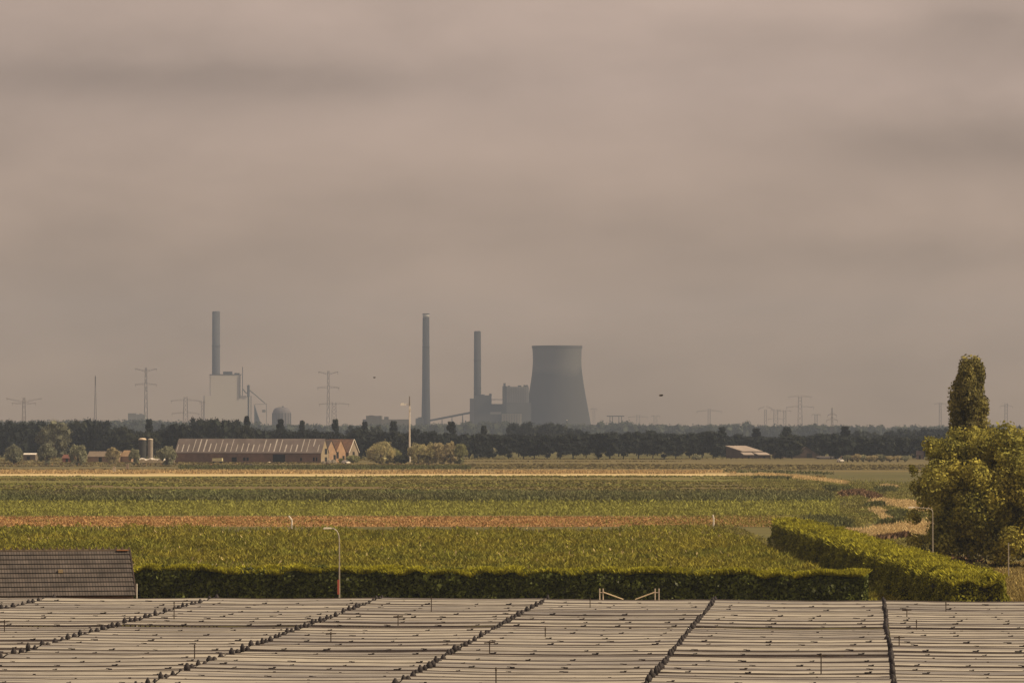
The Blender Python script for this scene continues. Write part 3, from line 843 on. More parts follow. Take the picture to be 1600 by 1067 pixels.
# far dark trees: a few kinds, then copies
RNG = np.random.default_rng(31); random.seed(8)
m_far = mat("dark_leaf", (.017, .021, .017), .3, .3, island=.45, translucent=.1, objrand=.5)
m_far2 = mat("mid_green_leaf", (.027, .03, .018), .3, .3, island=.45, translucent=.1, objrand=.2)
m_trunkd = mat("dark_bark", (.03, .026, .022), .3, 1.0)
def tree_proto(name, a, h, base, ncl, rmin, rmax, nleaf, leaf, m, shape=2.3, trunk_r=.25):
    root = empty(name, (0, 0, 0))
    C, r = ellipsoid_clumps(ncl, a, a, (h + base) / 2, (h - base) / 2, rmin, rmax, p=shape, jitter=.2)
    link("crown", quadmesh("crown", clump_crown(C, r, nleaf, leaf, core=.8)), m, root)
    t = MB().tube([(0, 0, 0), (0, 0, base + 1), (0, 0, h * .7)], [trunk_r, trunk_r * .8, trunk_r * .3], 6)
    limbs(t, C[:5], (0, 0, base), trunk_r * .5)
    t.build("trunk", m_trunkd, root)
    return root
def spire_proto(name, a, h, m, nleaf=1100):
    root = empty(name, (0, 0, 0))
    C = []; r = []
    for i in range(90):
        z = RNG.uniform(.06, .95); rr = a * (1 - z) ** .5 * RNG.uniform(.5, 1); an = RNG.uniform(0, 6.28)
        C.append((rr * math.cos(an), rr * math.sin(an), z * h)); r.append(max(.75, (1 - z) * a * .5))
    link("crown", quadmesh("crown", clump_crown(C, r, nleaf, .6, core=.85)), m, root)
    MB().tube([(0, 0, 0), (0, 0, h * .8)], [.25, .08], 6).build("trunk", m_trunkd, root)
    return root
# nominal heights 12 m
PROT = [tree_proto("broadleaf_tree", 5.2, 12, 1.2, 44, 1.1, 1.9, 1700, .62, m_far), tree_proto("broadleaf_tree", 5.8, 12, 1.5, 50, 1.0, 1.8, 1800, .62, m_far),
        tree_proto("broadleaf_tree", 4.6, 12, .9, 40, 1.0, 1.7, 1600, .6, m_far, 2.8), tree_proto("broadleaf_tree", 5.6, 12, .6, 54, 1.0, 2.0, 1900, .62, m_far, 2.6),
        tree_proto("broadleaf_tree", 5.2, 12, .8, 50, 1.0, 2.0, 1900, .62, m_far2, 2.4)]
SPIRE = spire_proto("conifer_tree", 2.9, 12.4, m_far, 2200)
usedp = {}
def put(proto, key, X, Y, h, wide, lab, group, cat="tree"):
    if usedp.get(key): o = copy_tree(proto)
    else: o = proto; usedp[key] = True
    o.location = (X, Y, 0); s = h / 12.0
    o.scale = (s * wide, s * wide, s); o.rotation_euler = (0, 0, random.uniform(0, 6.28))
    return tag(o, lab, cat, group)
PROF = [(-30, 652), (0, 650), (40, 652), (70, 655), (100, 651), (120, 648), (140, 650), (165, 653), (185, 657), (198, 667), (215, 667), (250, 668), (268, 661), (282, 657),
        (300, 664), (308, 648), (350, 649), (370, 653), (395, 659), (410, 671), (425, 668), (455, 669), (475, 666), (490, 669), (545, 669), (570, 667), (600, 669),
        (650, 668), (690, 671), (725, 672), (760, 671), (800, 676), (860, 675), (900, 673), (980, 672), (1015, 669), (1040, 675), (1060, 674), (1100, 669),
        (1125, 673), (1160, 677), (1205, 676), (1250, 675), (1290, 672), (1350, 678), (1400, 677), (1440, 673), (1500, 674), (1620, 672)]
px_, py_ = zip(*PROF)
def topz(x, Y, dy=0): return P(x, float(np.interp(x, px_, py_)) + dy + 1.8, Y)[2]
# a) front row with visible trunks, b) fuller second row
cnt = 0; x = -22.0
def landmark(x):
    for a, lm in ((200, "in the left wood"), (300, "behind the two silos"), (420, "behind the long barn"), (560, "behind the barn gables"), (735, "behind the pale willow row"),
                  (830, "before the power station"), (940, "below the cooling tower"), (1130, "in the row right of the tower"), (1240, "behind the pale roof"), (1340, "behind the grey low shed"), (9999, "near the large tree")):
        if x < a: return lm
cntl = {}
def tree_label(x, kind):
    lm = landmark(x); cntl[lm + kind] = cntl.get(lm + kind, 0) + 1
    return f"dark {kind}, {ordw(cntl[lm + kind])} from left {lm}".replace("dark hazy", "hazy")
plan = []
x = -22.0
while x < 1640:
    plan.append((x, 1755 + random.uniform(-25, 25), 0, 0)); x += random.uniform(17, 25)
x = -30.0
while x < 1640:
    plan.append((x, 1900 + random.uniform(-50, 50), 1, 1.5)); x += random.uniform(13, 20)
plan.sort()
for (x, Y, row, dy) in plan:
    if (1128 < x < 1218 or 1246 < x < 1296) and row == 0: Y += 110
    if x < 195 and row == 0: Y += 120
    h = topz(x, Y, dy + random.uniform(-2.2, 4.2))
    if row == 0 and x < 190: h *= random.uniform(.7, .95)
    if 740 < x < 1135 and row == 0: k = random.choice((0, 1, 2))
    elif row == 1 and 740 < x < 1135: k = random.choice((0, 1, 2))
    else: k = random.choice((3, 3, 4, 0))
    put(PROT[k], k, (x - 800) / F * Y, Y, h, random.uniform(.95, 1.25) * 12 / max(h, 9), tree_label(x, "round crowned tree"), "dark trees of the far row")
for (x, y, Y, wd) in ((233, 657, 1800, 1.1), (386, 652, 1820, .9), (438, 657, 1800, 1.15), (472, 659, 1900, .9), (524, 657, 1810, 1.0), (615, 660, 1790, 1.15), (705, 660.5, 1780, 1.2), (756, 667, 1800, .9), (570, 661, 1900, 1.0),
                      (1128, 669, 1850, 1.2), (1182, 671, 1900, 1.4), (1229, 669, 1850, 1.3), (1321, 668, 1850, 1.5)):
    put(SPIRE, "s", (x - 800) / F * Y, Y, P(x, y - 1.5, Y)[2], wd * 12 / P(x, y, Y)[2], tree_label(x, "narrow spire tree"), "dark spire trees of the far row")
# hazier trees farther off
HT = [(805, 659, 2500), (822, 657, 2480), (838, 661, 2520), (853, 660, 2480), (868, 659, 2500), (880, 663, 2540), (898, 668, 2500), (1345, 671, 2500), (1365, 673, 2520), (1392, 671, 2480), (1412, 668, 2500), (1430, 669, 2550),
      (1448, 667, 2500), (1470, 667, 2520), (1495, 668, 2500), (1550, 664, 2500), (1585, 665, 2500), (262, 661, 2400), (284, 657, 2400), (297, 661, 2420), (556, 664, 2400), (588, 662, 2420)]
for i, (x, y, Y) in enumerate(sorted(HT)):
    k = (3, 4, 0)[i % 3]; h = P(x, y, Y)[2]
    put(PROT[k], k, (x - 800) / F * Y, Y, h, random.uniform(1.0, 1.3) * 12 / h, tree_label(x, "hazy tree farther back"), "hazier trees behind the far row")

# distant woods, one mass each
def wood(name, Y, prof, label, m, step=7, rad=6.5, leaf=2.4, per=60):
    pxs, pys = zip(*prof); C = []; r = []
    x = pxs[0]
    while x < pxs[-1]:
        zt = P(x, float(np.interp(x, pxs, pys)) + random.uniform(-.8, 1.6), Y)[2]
        yy = Y + random.uniform(-60, 60); XX = (x - 800) / F * yy
        for zz in np.arange(rad * .5, zt - rad * .6, rad * .8):
            C.append((XX + random.uniform(-2, 2), yy + random.uniform(-5, 5), zz)); r.append(rad * random.uniform(.8, 1.15))
        C.append((XX, yy, max(2, zt - rad * .75))); r.append(rad * random.uniform(.65, .9))
        x += step * random.uniform(.5, 1.2)
    V = clump_crown(C, r, len(C) * per, leaf, core=.9)
    tag(link(name, quadmesh(name, V), m), label, "wood", kind="stuff")
m_wood = mat("distant_leaf", (.045, .052, .032), .3, .05, island=.4)
wood("distant_wood", 4600, [(-40, 657), (190, 656), (215, 654), (240, 656), (270, 659), (400, 660), (430, 662), (470, 661), (510, 663), (560, 664), (600, 661), (650, 662), (700, 661), (760, 660), (800, 661), (870, 662), (925, 662), (960, 660), (1020, 661),
     (1080, 664), (1150, 662), (1168, 660), (1180, 664), (1230, 665), (1280, 661), (1340, 665), (1400, 667), (1480, 666), (1560, 667), (1640, 667)], "hazy grey green wood along the horizon before the power station", m_wood)

# ------------------------------------------------------------------ farm at left
RNG = np.random.default_rng(12); random.seed(4)
m_brick = mat("farm_brick", (.20, .125, .095), .22, .5, rgb2=(.17, .115, .095), scale2=.15)
m_brick2 = mat("orange_brick", (.29, .205, .145), .22, .5, rgb2=(.34, .21, .13), scale2=.2)
m_ybrick = mat("yellow_brick", (.28, .225, .155), .2, .5)
m_roofA = mat("barn_roof_sheet", (.165, .135, .125), .2, .35, rgb2=(.135, .11, .10), scale2=.1)
m_roofT = mat("clay_roof_tile", (.225, .125, .080), .25, .8, rgb2=(.19, .12, .085), scale2=.3)
m_roofD = mat("dark_roof_tile", (.12, .095, .085), .25, .6)
m_sky = mat("pale_roof_panel", (.48, .44, .40), .2, .8)
m_dark = mat("dark_opening", (.018, .018, .02), .3, 1)
m_frame = mat("window_frame_paint", (.5, .42, .3), .2, 1)
def gabled(name, label, corner, phi, L_, D, eave, ridge, mw, mr, mg=None, cat="barn", over=.25, verge=None):
    """corner: right-front corner on the ground; axis runs to the left; phi turns the right gable toward the camera"""
    root = empty(name, (corner[0], corner[1], 0), -phi, label, cat)
    w = MB(); w.add([(-L_, 0, 0), (0, 0, 0), (0, 0, eave), (-L_, 0, eave)], [(0, 1, 2, 3)])
    w.add([(-L_, D, 0), (0, D, 0), (0, D, eave), (-L_, D, eave)], [(3, 2, 1, 0)])
    if mg is None:
        w.add([(0, 0, 0), (0, D, 0), (0, D, eave), (0, D / 2, ridge), (0, 0, eave)], [(0, 1, 2, 3, 4)])
    w.add([(-L_, 0, 0), (-L_, D, 0), (-L_, D, eave), (-L_, D / 2, ridge), (-L_, 0, eave)], [(4, 3, 2, 1, 0)])
    w.build("wall", mw, root)
    if mg is not None:
        MB().add([(0, 0, 0), (0, D, 0), (0, D, eave), (0, D / 2, ridge), (0, 0, eave)], [(0, 1, 2, 3, 4)]).build("gable_wall", mg, root)
    t = .18; s = (ridge - eave) / (D / 2); o_ = over
    rf = MB()
    for sg in (0, 1):
        f = (lambda y: y) if sg == 0 else (lambda y: D - y)
        vs = [(-L_ - o_, f(-o_), eave - s * o_ + .02), (o_, f(-o_), eave - s * o_ + .02), (o_, f(D / 2), ridge + .02), (-L_ - o_, f(D / 2), ridge + .02)]
        vs += [(a, b, c + t) for a, b, c in vs]
        fsx = [(3, 2, 1, 0), (4, 5, 6, 7), (0, 1, 5, 4), (1, 2, 6, 5), (2, 3, 7, 6), (3, 0, 4, 7)]
        rf.add(vs, fsx if sg == 0 else [tuple(reversed(q)) for q in fsx])
    ro = rf.build("roof", mr, root)
    if verge:
        vb = MB()
        vb.bar((o_ + .06, -o_, eave - s * o_ + .12), (o_ + .06, D / 2, ridge + .14), .16, n=4)
        vb.bar((o_ + .06, D + o_, eave - s * o_ + .12), (o_ + .06, D / 2, ridge + .14), .16, n=4)
        vb.build("verge_board", verge, ro)
    return root, ro
cA = G(501.5, 723)
Lb = 61.0; Db = 10.5; eA = P(500, 707.5, cA[1])[2]; rA = P(505, 686, cA[1] + 5)[2]
PHA = R(14)
barn, barn_roof = gabled("long_barn", "long brick barn with grey streaked roof and dark doorway", cA, PHA, Lb, Db, eA, rA, m_brick, m_roofA, m_ybrick)
# pale roof panels
sl = (rA - eA) / (Db / 2)
for i in range(27):
    x = -1.5 - i * 2.27
    y0 = random.choice((.2, .3, .3, 2.3)); y1 = random.choice((5.0, 4.9, 3.0, 3.4)) if y0 < 1 else 5.0
    w_ = random.uniform(.12, .26)
    q = MB().add([(x - w_, y0, eA + sl * y0 + .225), (x + w_, y0, eA + sl * y0 + .225), (x + w_, y1, eA + sl * y1 + .225), (x - w_, y1, eA + sl * y1 + .225)], [(0, 1, 2, 3)])
    q.build("roof_light", m_sky, barn_roof)
def opening(parent, name, x0, x1, z0, z1, y=-.06, m=m_dark, frame=True):
    o = MB().box(((x0 + x1) / 2, y + .02, (z0 + z1) / 2), (x1 - x0, .06, z1 - z0)).build(name, m, parent)
    return o
opening(barn, "barn_door", -20.0, -14.9, .05, 3.3)
for x0, x1, z0, z1 in ((-37.2, -35.1, .4, 2.2), (-32.4, -31.4, .8, 2.1), (-31.0, -30.1, .8, 2.1), (-8.6, -7.9, .8, 2.0), (-3.3, -2.6, .7, 2.2), (-2.1, -1.5, .7, 2.2), (-44.8, -43.9, .8, 2.0)):
    opening(barn, "window", x0, x1, z0, z1)
def gopen(parent, name, y0, y1, z0, z1):
    return MB().box((.05, (y0 + y1) / 2, (z0 + z1) / 2), (.06, y1 - y0, z1 - z0)).build(name, m_dark, parent)
gopen(barn, "window", 5.2, 8.4, 3.4, 5.6); gopen(barn, "door", 5.4, 8.2, .1, 2.2)
MB().add([(-Lb * .32, -.03, eA - .35), (-.2, -.03, eA - .35), (-.2, -.03, eA - .1), (-Lb * .32, -.03, eA - .1)], [(0, 1, 2, 3)]).build("gutter_board", m_dark, barn)

PHB = R(27)
def spot(px, Y): return (P(px, 0, Y)[0], Y)
hb_, _ = gabled("brick_house", "orange brick gabled house just right of the long barn's gable", spot(510.5, 1590.5), PHB, 9.5, 8, 4.2, 8.9, m_brick2, m_roofD, cat="house")
gopen(hb_, "door", 5.9, 7.6, .1, 3.0)
gopen(hb_, "window", .8, 1.9, 1.6, 3.6)
hc_, _ = gabled("brick_house", "brown brick gabled house in the middle of the three gables", spot(525.5, 1599.5), PHB, 9.5, 8, 4.3, 9.0, mat("brown_brick", (.33, .21, .135), .22, .5), m_roofT, cat="house")
gopen(hc_, "window", .4, 2.2, 1.6, 4.2)
gopen(hc_, "door", 5.4, 7.0, .1, 2.6)
hd_, _ = gabled("tiled_house", "house with orange tiled roof and white verge, right of the gables", spot(545.5, 1608.5), PHB, 11, 8, 4.0, 9.1, m_brick, m_roofT, mat("grey_gable", (.26, .21, .16), .2, .5), cat="house", verge=m_white)
gopen(hd_, "window", 3.2, 4.8, 2.6, 4.2)
opening(hd_, "window", -4.5, -3.4, 1.2, 2.6)

def bush(name, px, py, wpx, hpx, m, label, group=None, ncl=26, leaf=.5, nleaf=2600, dome=2.6, Yd=0, trunk=True, base=-.6, cat="tree"):
    X, Y, _ = G(px, py); Y += Yd; X = (px - 800) / F * Y
    k = Y / F; a = wpx * k / 2 * 1.06; h = hpx * k
    root = empty(name, (X, Y, 0), 0, label, cat, group)
    C, r = ellipsoid_clumps(ncl, a, a, (h + base) / 2, (h - base) / 2, max(.35, a * .18), max(.5, a * .34), p=dome, jitter=.22)
    V = [clump_crown(C, r, int(nleaf * .6), leaf, core=.75)]
    n2 = int(nleaf * .4); d = unit(RNG.normal(size=(n2, 3))); d[:, 2] = abs(d[:, 2]) * .9 - .2
    pos = d * np.array([a, a, (h - base) / 2]) * RNG.uniform(.75, .98, n2)[:, None] + (0, 0, (h + base) / 2)
    V.append(blades(pos, leaf * RNG.uniform(1.0, 2.2, n2), leaf * .5, .35))
    link("crown", quadmesh("crown", np.concatenate(V)), m, root)
    MB().tube([(0, 0, 0), (0, 0, base + h * .25), (0, 0, h * .6)], [a * .16, a * .14, a * .06], 7).build("trunk", m_bark, root)
    return root
m_wil = mat("grey_willow_leaf", (.26, .26, .165), .3, .4, island=.45, translucent=.2)
m_wild = mat("dull_willow_leaf", (.20, .205, .14), .3, .4, island=.45, translucent=.2)
m_pale = mat("pale_willow_leaf", (.46, .40, .205), .3, .4, island=.45, translucent=.25, rgb2=(.37, .34, .175), scale2=.25)
m_pale2 = mat("brownish_willow_leaf", (.40, .34, .195), .3, .4, island=.45, translucent=.25)
m_grn = mat("green_bush_leaf", (.25, .25, .115), .3, .4, island=.45, translucent=.2)
gw = "pollard willows along the meadow"
bush("pollard_willow", 22, 725, 27, 32, m_wild, "grey green round pollard willow, leftmost on the meadow", gw)
bush("pollard_willow", 73, 727, 29, 36, m_wild, "tall egg shaped pollard willow in front of the big dark tree", gw)
bush("pollard_willow", 122, 727, 28, 35, m_wil, "shaggy topped pollard willow between big dark tree and brown shed", gw)
bush("pollard_willow", 176, 726, 23, 29, m_pale2, "warm lit pollard willow right of the brown shed", gw)
bush("pollard_willow", 210, 726, 16, 26, m_wil, "narrow small pollard willow left of the white sheeted heap", gw)
bush("pollard_willow", 261, 726, 30, 30, m_wil, "spiky pale green willow at the left end of the long barn", gw, nleaf=3200)
bush("grey_tree", 84, 718, 54, 63, mat("greyish_leaf", (.15, .15, .10), .3, .4, island=.5, translucent=.2), "big greyish tree with clumpy crown behind the pollard willows", None, 46, .55, 5200, 2.3, 20)
gp = "pale willows right of the farm"
bush("pale_willow", 596, 725, 44, 36, m_pale, "pale yellowish bushy willow, leftmost of the row right of the farm", gp, 44, nleaf=4200)
bush("pale_willow", 617, 724, 22, 24, m_grn, "greener low willow against the leftmost pale willow", gp)
bush("dark_bush", 627, 725, 24, 14, mat("dark_bush_leaf", (.05, .055, .035), .3, .4, island=.4), "low dark bush filling the gap under the mast", None, 20, base=.1, cat="bush")
bush("pale_willow", 653, 725, 31, 35, m_pale, "pale willow just right of the light mast's foot", gp, 36, nleaf=3400)
bush("pale_willow", 672, 725, 24, 34, m_pale, "narrow pale willow, second right of the light mast", gp, nleaf=2800)
bush("pale_willow", 688, 725, 25, 35, m_pale2, "brownish willow in the middle of the pale row", gp, nleaf=2800)
bush("pale_willow", 704, 725, 24, 34, m_pale2, "dull brown willow, second from the right end of the pale row", gp, nleaf=2600)
bush("pale_willow", 719, 725, 25, 34, m_grn, "greenish willow closing the right end of the pale row", gp, nleaf=3000)

# silos
def silo(px, py, wpx, top, mcol, mtop, lab):
    X, Y, _ = G(px, py); k = Y / F; r_ = wpx * k / 2; h = P(px, top, Y)[2]
    root = empty("feed_silo", (X, Y, 0), 0, lab, "silo", "silos left of the barn")
    MB().lathe([(r_, 0), (r_, h - r_ * .55)], 20).build("tank", mcol, root, smooth=False)
    MB().lathe([(r_ * 1.06, h - r_ * .55), (r_ * 1.0, h - r_ * .3), (r_ * .7, h - .1), (r_ * .15, h)], 20).build("dome", mtop, root, smooth=True)
    b = MB()
    for q in range(1, 6): b.lathe([(r_ * 1.02, h * q / 6.5 - .06), (r_ * 1.02, h * q / 6.5 + .06)], 20)
    b.build("hoops", mcol, root)
    return root
silo(222.5, 720, 12, 684, mat("silo_dark", (.045, .045, .045), .2, .4), mat("silo_cream", (.62, .50, .38), .15, .5), "dark round silo with cream dome left of the barn")
silo(235, 719, 8, 685, mat("silo_grey", (.27, .235, .20), .2, .4), mat("silo_grey_top", (.55, .47, .38), .2, .5), "slimmer grey silo right beside the dark silo")

# small farm sheds and heaps
def shed_small(name, label, px, py, wpx, eave_m, ridge_m, mw, mr, phi=R(10), D=5, cat="shed"):
    c = G(px, py); w_ = wpx * c[1] / F / math.cos(phi)
    return gabled(name, label, c, phi, w_, D, eave_m, ridge_m, mw, mr, cat=cat)
s1, _ = shed_small("low_shed", "long low brown shed with dull roof between two pollard willows", 186, 722, 50, 2.2, 4.2, mat("low_shed_wall", (.24, .16, .11), .2, .5), mat("low_shed_roof", (.20, .155, .115), .2, .5), D=7)
opening(s1, "window", -4.2, -2.6, .7, 1.6); opening(s1, "door", -8.5, -7.2, .05, 2.0)
s2, _ = shed_small("sunlit_shed", "small sunlit orange shed between two pollard willows", 205, 722, 17, 2.4, 4.6, m_brick2, mat("sunlit_roof", (.40, .27, .16), .2, .5), R(30), D=5)
gopen(s2, "door", 1.5, 3.0, .05, 2.0)
s3, _ = shed_small("white_shed", "low shed with whitish flat roof right of the leftmost willow", 55, 720, 19, 2.6, 3.1, mat("grey_board", (.16, .13, .10), .2, .5), m_white, R(8), D=4)
opening(s3, "door", -3.6, -2.3, .05, 2.0)
s4, _ = shed_small("red_shed", "small dull red shed left of the third pollard willow", 112, 722, 15, 1.6, 2.9, mat("red_brick_small", (.27, .11, .08), .2, .5), mat("red_roof_small", (.20, .09, .07), .2, .5), R(15), D=4)
opening(s4, "door", -2.6, -1.6, .05, 1.4)
# white-sheeted heap
X, Y, _ = G(246, 724)
root = empty("sheeted_heap", (X, Y, 0), 0, "earth heap topped with a row of white sheeting left of the barn", "heap")
hp = MB(); n = 18
prof = [(-7 + i * 14 / n, 1.7 + .25 * math.sin(i * 1.3)) for i in range(n + 1)]
vs = [];
for x_, h_ in prof: vs += [(x_, -2.2, 0), (x_, -.6, h_), (x_, .6, h_), (x_, 2.2, 0)]
hp.add(vs, [(4 * i + c, 4 * i + 4 + c, 4 * i + 5 + c, 4 * i + 1 + c) for i in range(n) for c in range(3)])
hp.build("earth", mat("heap_earth", (.17, .135, .09), .3, .6), root)
tp = MB()
vs = []
for i, (x_, h_) in enumerate(prof): vs += [(x_, -.95, h_ - .35 - .2 * (i % 3)), (x_, -.5, h_ + .28), (x_, .5, h_ + .3), (x_, .9, h_ - .1)]
tp.add(vs, [(4 * i + c, 4 * i + 4 + c, 4 * i + 5 + c, 4 * i + 1 + c) for i in range(n) for c in range(3)])
tp.build("white_sheet", m_white, root)

# trailer by the barn, car, cabinets, dark heap, pale boulder
X, Y, _ = G(340, 724)
root = empty("farm_trailer", (X, Y, 0), R(-8), "pale yellowish box trailer parked before the long barn", "trailer")
MB().box((0, 0, 1.55), (3.9, 1.9, 1.1)).box((0, 0, .95), (4.1, 2.0, .12)).build("body", mat("pale_yellow_paint", (.55, .50, .30), .15, 1), root)
for x_ in (-1.35, 1.35):
    w_ = MB().bar((x_, -1.0, .42), (x_, -.78, .42), .42, n=14).bar((x_, .78, .42), (x_, 1.0, .42), .42, n=14).build("wheels", mat("tyre", (.02, .02, .02), .2, 2), root)
MB().bar((1.9, 0, .9), (3.1, 0, .6), .06, n=6).build("drawbar", m_dark, root)

def car(X, Y, rz, m, label, s=1.0):
    root = empty("parked_car", (X, Y, 0), rz, label, "car"); root.scale = (s, s, s)
    def sec(prof, w0, w1, m_, name):
        vs = []; n = len(prof)
        for x_, z_, wf in prof: vs += [(x_, -wf, z_)]
        for x_, z_, wf in prof: vs += [(x_, wf, z_)]
        fs = [tuple(range(n))] + [tuple(range(2 * n - 1, n - 1, -1))] + [((i + 1) % n, i, n + i, n + (i + 1) % n) for i in range(n)]
        return MB().add(vs, fs).build(name, m_, root)
    sec([(-2.1, .35, .8), (2.1, .35, .8), (2.15, .7, .84), (1.95, .92, .84), (.9, 1.0, .84), (-1.9, 1.02, .84), (-2.15, .8, .84)], 0, 0, m, "body")
    sec([(.95, 1.0, .74), (.3, 1.45, .62), (-1.4, 1.47, .62), (-1.95, 1.02, .74)], 0, 0, m, "cabin")
    g = mat("car_glass", (.03, .035, .04), .1, 1, rough=.1, spec=.5)
    MB().add([(.97, -.64, 1.03), (.97, .64, 1.03), (.36, .56, 1.42), (.36, -.56, 1.42)], [(0, 1, 2, 3)]).build("windscreen", g, root)
    MB().add([(-1.98, -.62, 1.06), (-1.47, -.54, 1.43), (-1.47, .54, 1.43), (-1.98, .62, 1.06)], [(0, 1, 2, 3)]).build("rear_window", g, root)
    for x_ in (-1.3, 1.35):
        for y_ in (-.78, .78):
            MB().bar((x_, y_ - .1, .32), (x_, y_ + .1, .32), .32, n=14).build("wheel", mat("tyre", (.02, .02, .02), .2, 2), root)
    for y_ in (-.6, .6):
        MB().box((2.1, y_, .72), (.12, .3, .14)).build("headlight", mat("headlight_glass", (.7, .7, .65), .05, 1, rough=.2), root)
    return root
X, Y, _ = G(540.5, 725); car(X, Y, R(-60), m_white, "white car parked in front of the gabled houses")
X, Y, _ = G(1317, 722.6); car(X, Y + 12, R(-75), m_white, "tiny white car at the edge of the field before the grey shed", 1.0)
m_stone = mat("pale_block", (.50, .43, .34), .15, 1)
for px, py, h, w, lab in ((178.5, 737, 8, 4.2, "whitish marker block at the straw belt, left of its pair"), (199, 733.5, 9, 4.2, "brownish pale marker block below the narrow willow")):
    X, Y, _ = G(px, py); k = Y / F
    root = empty("marker_block", (X, Y, 0), 0, lab, "marker", "marker blocks at the straw belt")
    MB().box((0, 0, h * k / 2), (w * k, .6, h * k)).build("pillar", m_stone if px < 190 else mat("tan_block", (.34, .26, .19), .2, 1), root)
    MB().box((0, 0, h * k + .05), (w * k + .12, .72, .1)).build("cap", m_stone, root)
def heap(px, py, w, h, m, label, name="heap"):
    X, Y, _ = G(px, py)
    b = MB(); n = 14; vs = [(0, 0, h)]
    for ring, f in ((.45, .8), (.8, .35), (1.0, 0)):
        for i in range(n):
            a = i / n * 6.283; j = random.uniform(.85, 1.15)
            vs.append((w / 2 * ring * math.cos(a) * j, w / 3 * ring * math.sin(a) * j, h * f * random.uniform(.8, 1.2)))
    fs = [(0, 1 + i, 1 + (i + 1) % n) for i in range(n)] + [(1 + r_ * n + i, 1 + (r_ + 1) * n + i, 1 + (r_ + 1) * n + (i + 1) % n, 1 + r_ * n + (i + 1) % n) for r_ in range(2) for i in range(n)]
    tag(b.add(vs, fs).build(name, m, None, (X, Y, 0)), label, "heap")
heap(389, 729, 5.5, 1.1, mat("dark_soil", (.05, .042, .036), .3, 1), "low dark soil heap on the meadow before the long barn", "soil_heap")
heap(421, 723.5, 2.2, .6, m_stone, "small pale stone heap beside the dark barn door", "stone_heap")
for i, (px, w, h) in enumerate(((514, 3.2, 1.5), (521, 2.6, 1.7), (506, 2.4, 1.0))):
    heap(px, 724, w, h, mat("grey_brush", (.22, .19, .15), .3, 1), ["grey rubble pile before the orange gable", "tall grey rubble pile between orange and brown gables", "low grey rubble pile at the barn's corner"][i], "rubble_pile")
# garden hedge and bushes before the tiled house
bush("garden_bush", 551, 723.5, 22, 12, m_grn, "wide green bush before the house with white verge", None, 20, .45, 1800, base=.1, cat="bush")
bush("garden_bush", 533, 723.5, 8, 7, m_grn, "little green bush left of the white car", None, 12, .35, 700, base=.1, cat="bush")

# light mast
X, Y, _ = G(640, 722); Y += 8; k = Y / F; X = (640 - 800) / F * Y
zt = P(640, 619, Y)[2]; zl = P(640, 634, Y)[2]
root = empty("light_mast", (X, Y, 0), 0, "tall pale mast with side lamp rising from the willow row", "mast")
MB().tube([(0, 0, 0), (0, 0, zl)], [.42, .28], 8).build("pole", mat("pale_mast", (.68, .60, .52), .15, .5), root)
MB().tube([(0, 0, zl), (0, 0, zt)], [.3, .22], 8).build("antenna", mat("grey_antenna", (.22, .19, .17), .15, .5), root)
MB().tube([(0, 0, zl), (-1.0, 0, zl + .9), (-2.2, 0, zl + .6)], [.12, .12, .12], 6).build("arm", m_white, root)
MB().box((-2.6, 0, zl + .45), (2.2, 1.2, .7)).box((-2.9, 0, zl + .95), (1.2, 1.0, .35)).build("lamp_head", mat("bright_white", (.9, .86, .8), .05, 1), root)
MB().box((.1, 0, zl - 1.5), (.9, .8, 1.2)).build("equipment_box", m_white, root)

# ------------------------------------------------------------------ farm at right
m_wallf = mat("farm_wall_far", (.11, .08, .07), .2, .4)
m_paleroof = mat("pale_roof_far", (.36, .30, .255), .15, .3)
def farB(px, Y): return (P(px, 0, Y)[0], Y)
def mono(name, label, x0, x1, yfront, yback_top, Y, depth, shear_px, mw, mr, cat="barn"):
    """low building whose roof slopes toward the camera; edges from the photo's outline"""
    a = P(x0, yfront, Y); b = P(x1, yfront, Y)
    zf = a[2]; zb = P(x0, yback_top, Y + depth)[2]; s = shear_px * Y / F
    root = empty(name, (a[0], Y, 0), 0, label, cat); w = b[0] - a[0]
    MB().add([(0, 0, 0), (w, 0, 0), (w, 0, zf), (0, 0, zf), (-s, depth, 0), (w - s, depth, 0), (w - s, depth, zb), (-s, depth, zb)],
             [(0, 1, 2, 3), (1, 5, 6, 2), (5, 4, 7, 6), (4, 0, 3, 7)]).build("wall", mw, root)
    t = .25
    vs = [(-.3, -.3, zf), (w + .3, -.3, zf), (w - s + .3, depth + .3, zb + .02), (-s - .3, depth + .3, zb + .02)]; vs += [(p, q, r_ + t) for p, q, r_ in vs]
    MB().add(vs, [(3, 2, 1, 0), (4, 5, 6, 7), (0, 1, 5, 4), (1, 2, 6, 5), (2, 3, 7, 6), (3, 0, 4, 7)]).build("roof", mr, root)
    MB().box((w * .45, -.05, zf * .35), (w * .2, .08, zf * .6)).build("door", m_dark, root)
    return root
mono("pale_roofed_barn", "barn with large pale sloping roof at the right farm", 1161, 1191, 705.5, 697, 1800, 14, 24, m_wallf, m_paleroof)
mono("lean_to_shed", "small pale roofed lean-to left below the big pale roof", 1163, 1178, 711, 707.3, 1790, 5, 4, m_wallf, m_paleroof)
mono("lean_to_shed", "small pale roofed lean-to right below the big pale roof", 1186, 1204, 711, 707.3, 1792, 5, 8, m_wallf, m_paleroof)
rr, _ = gabled("brown_house", "dim brown gabled house right of the pale roofed barn", farB(1222, 1800), R(20), 5.0, 7, 2.4, 4.3, mat("dim_brick", (.085, .062, .052), .2, .5), mat("dim_roof", (.09, .07, .06), .2, .5), cat="house")
opening(rr, "window", -3.2, -2.2, 1, 2.2)
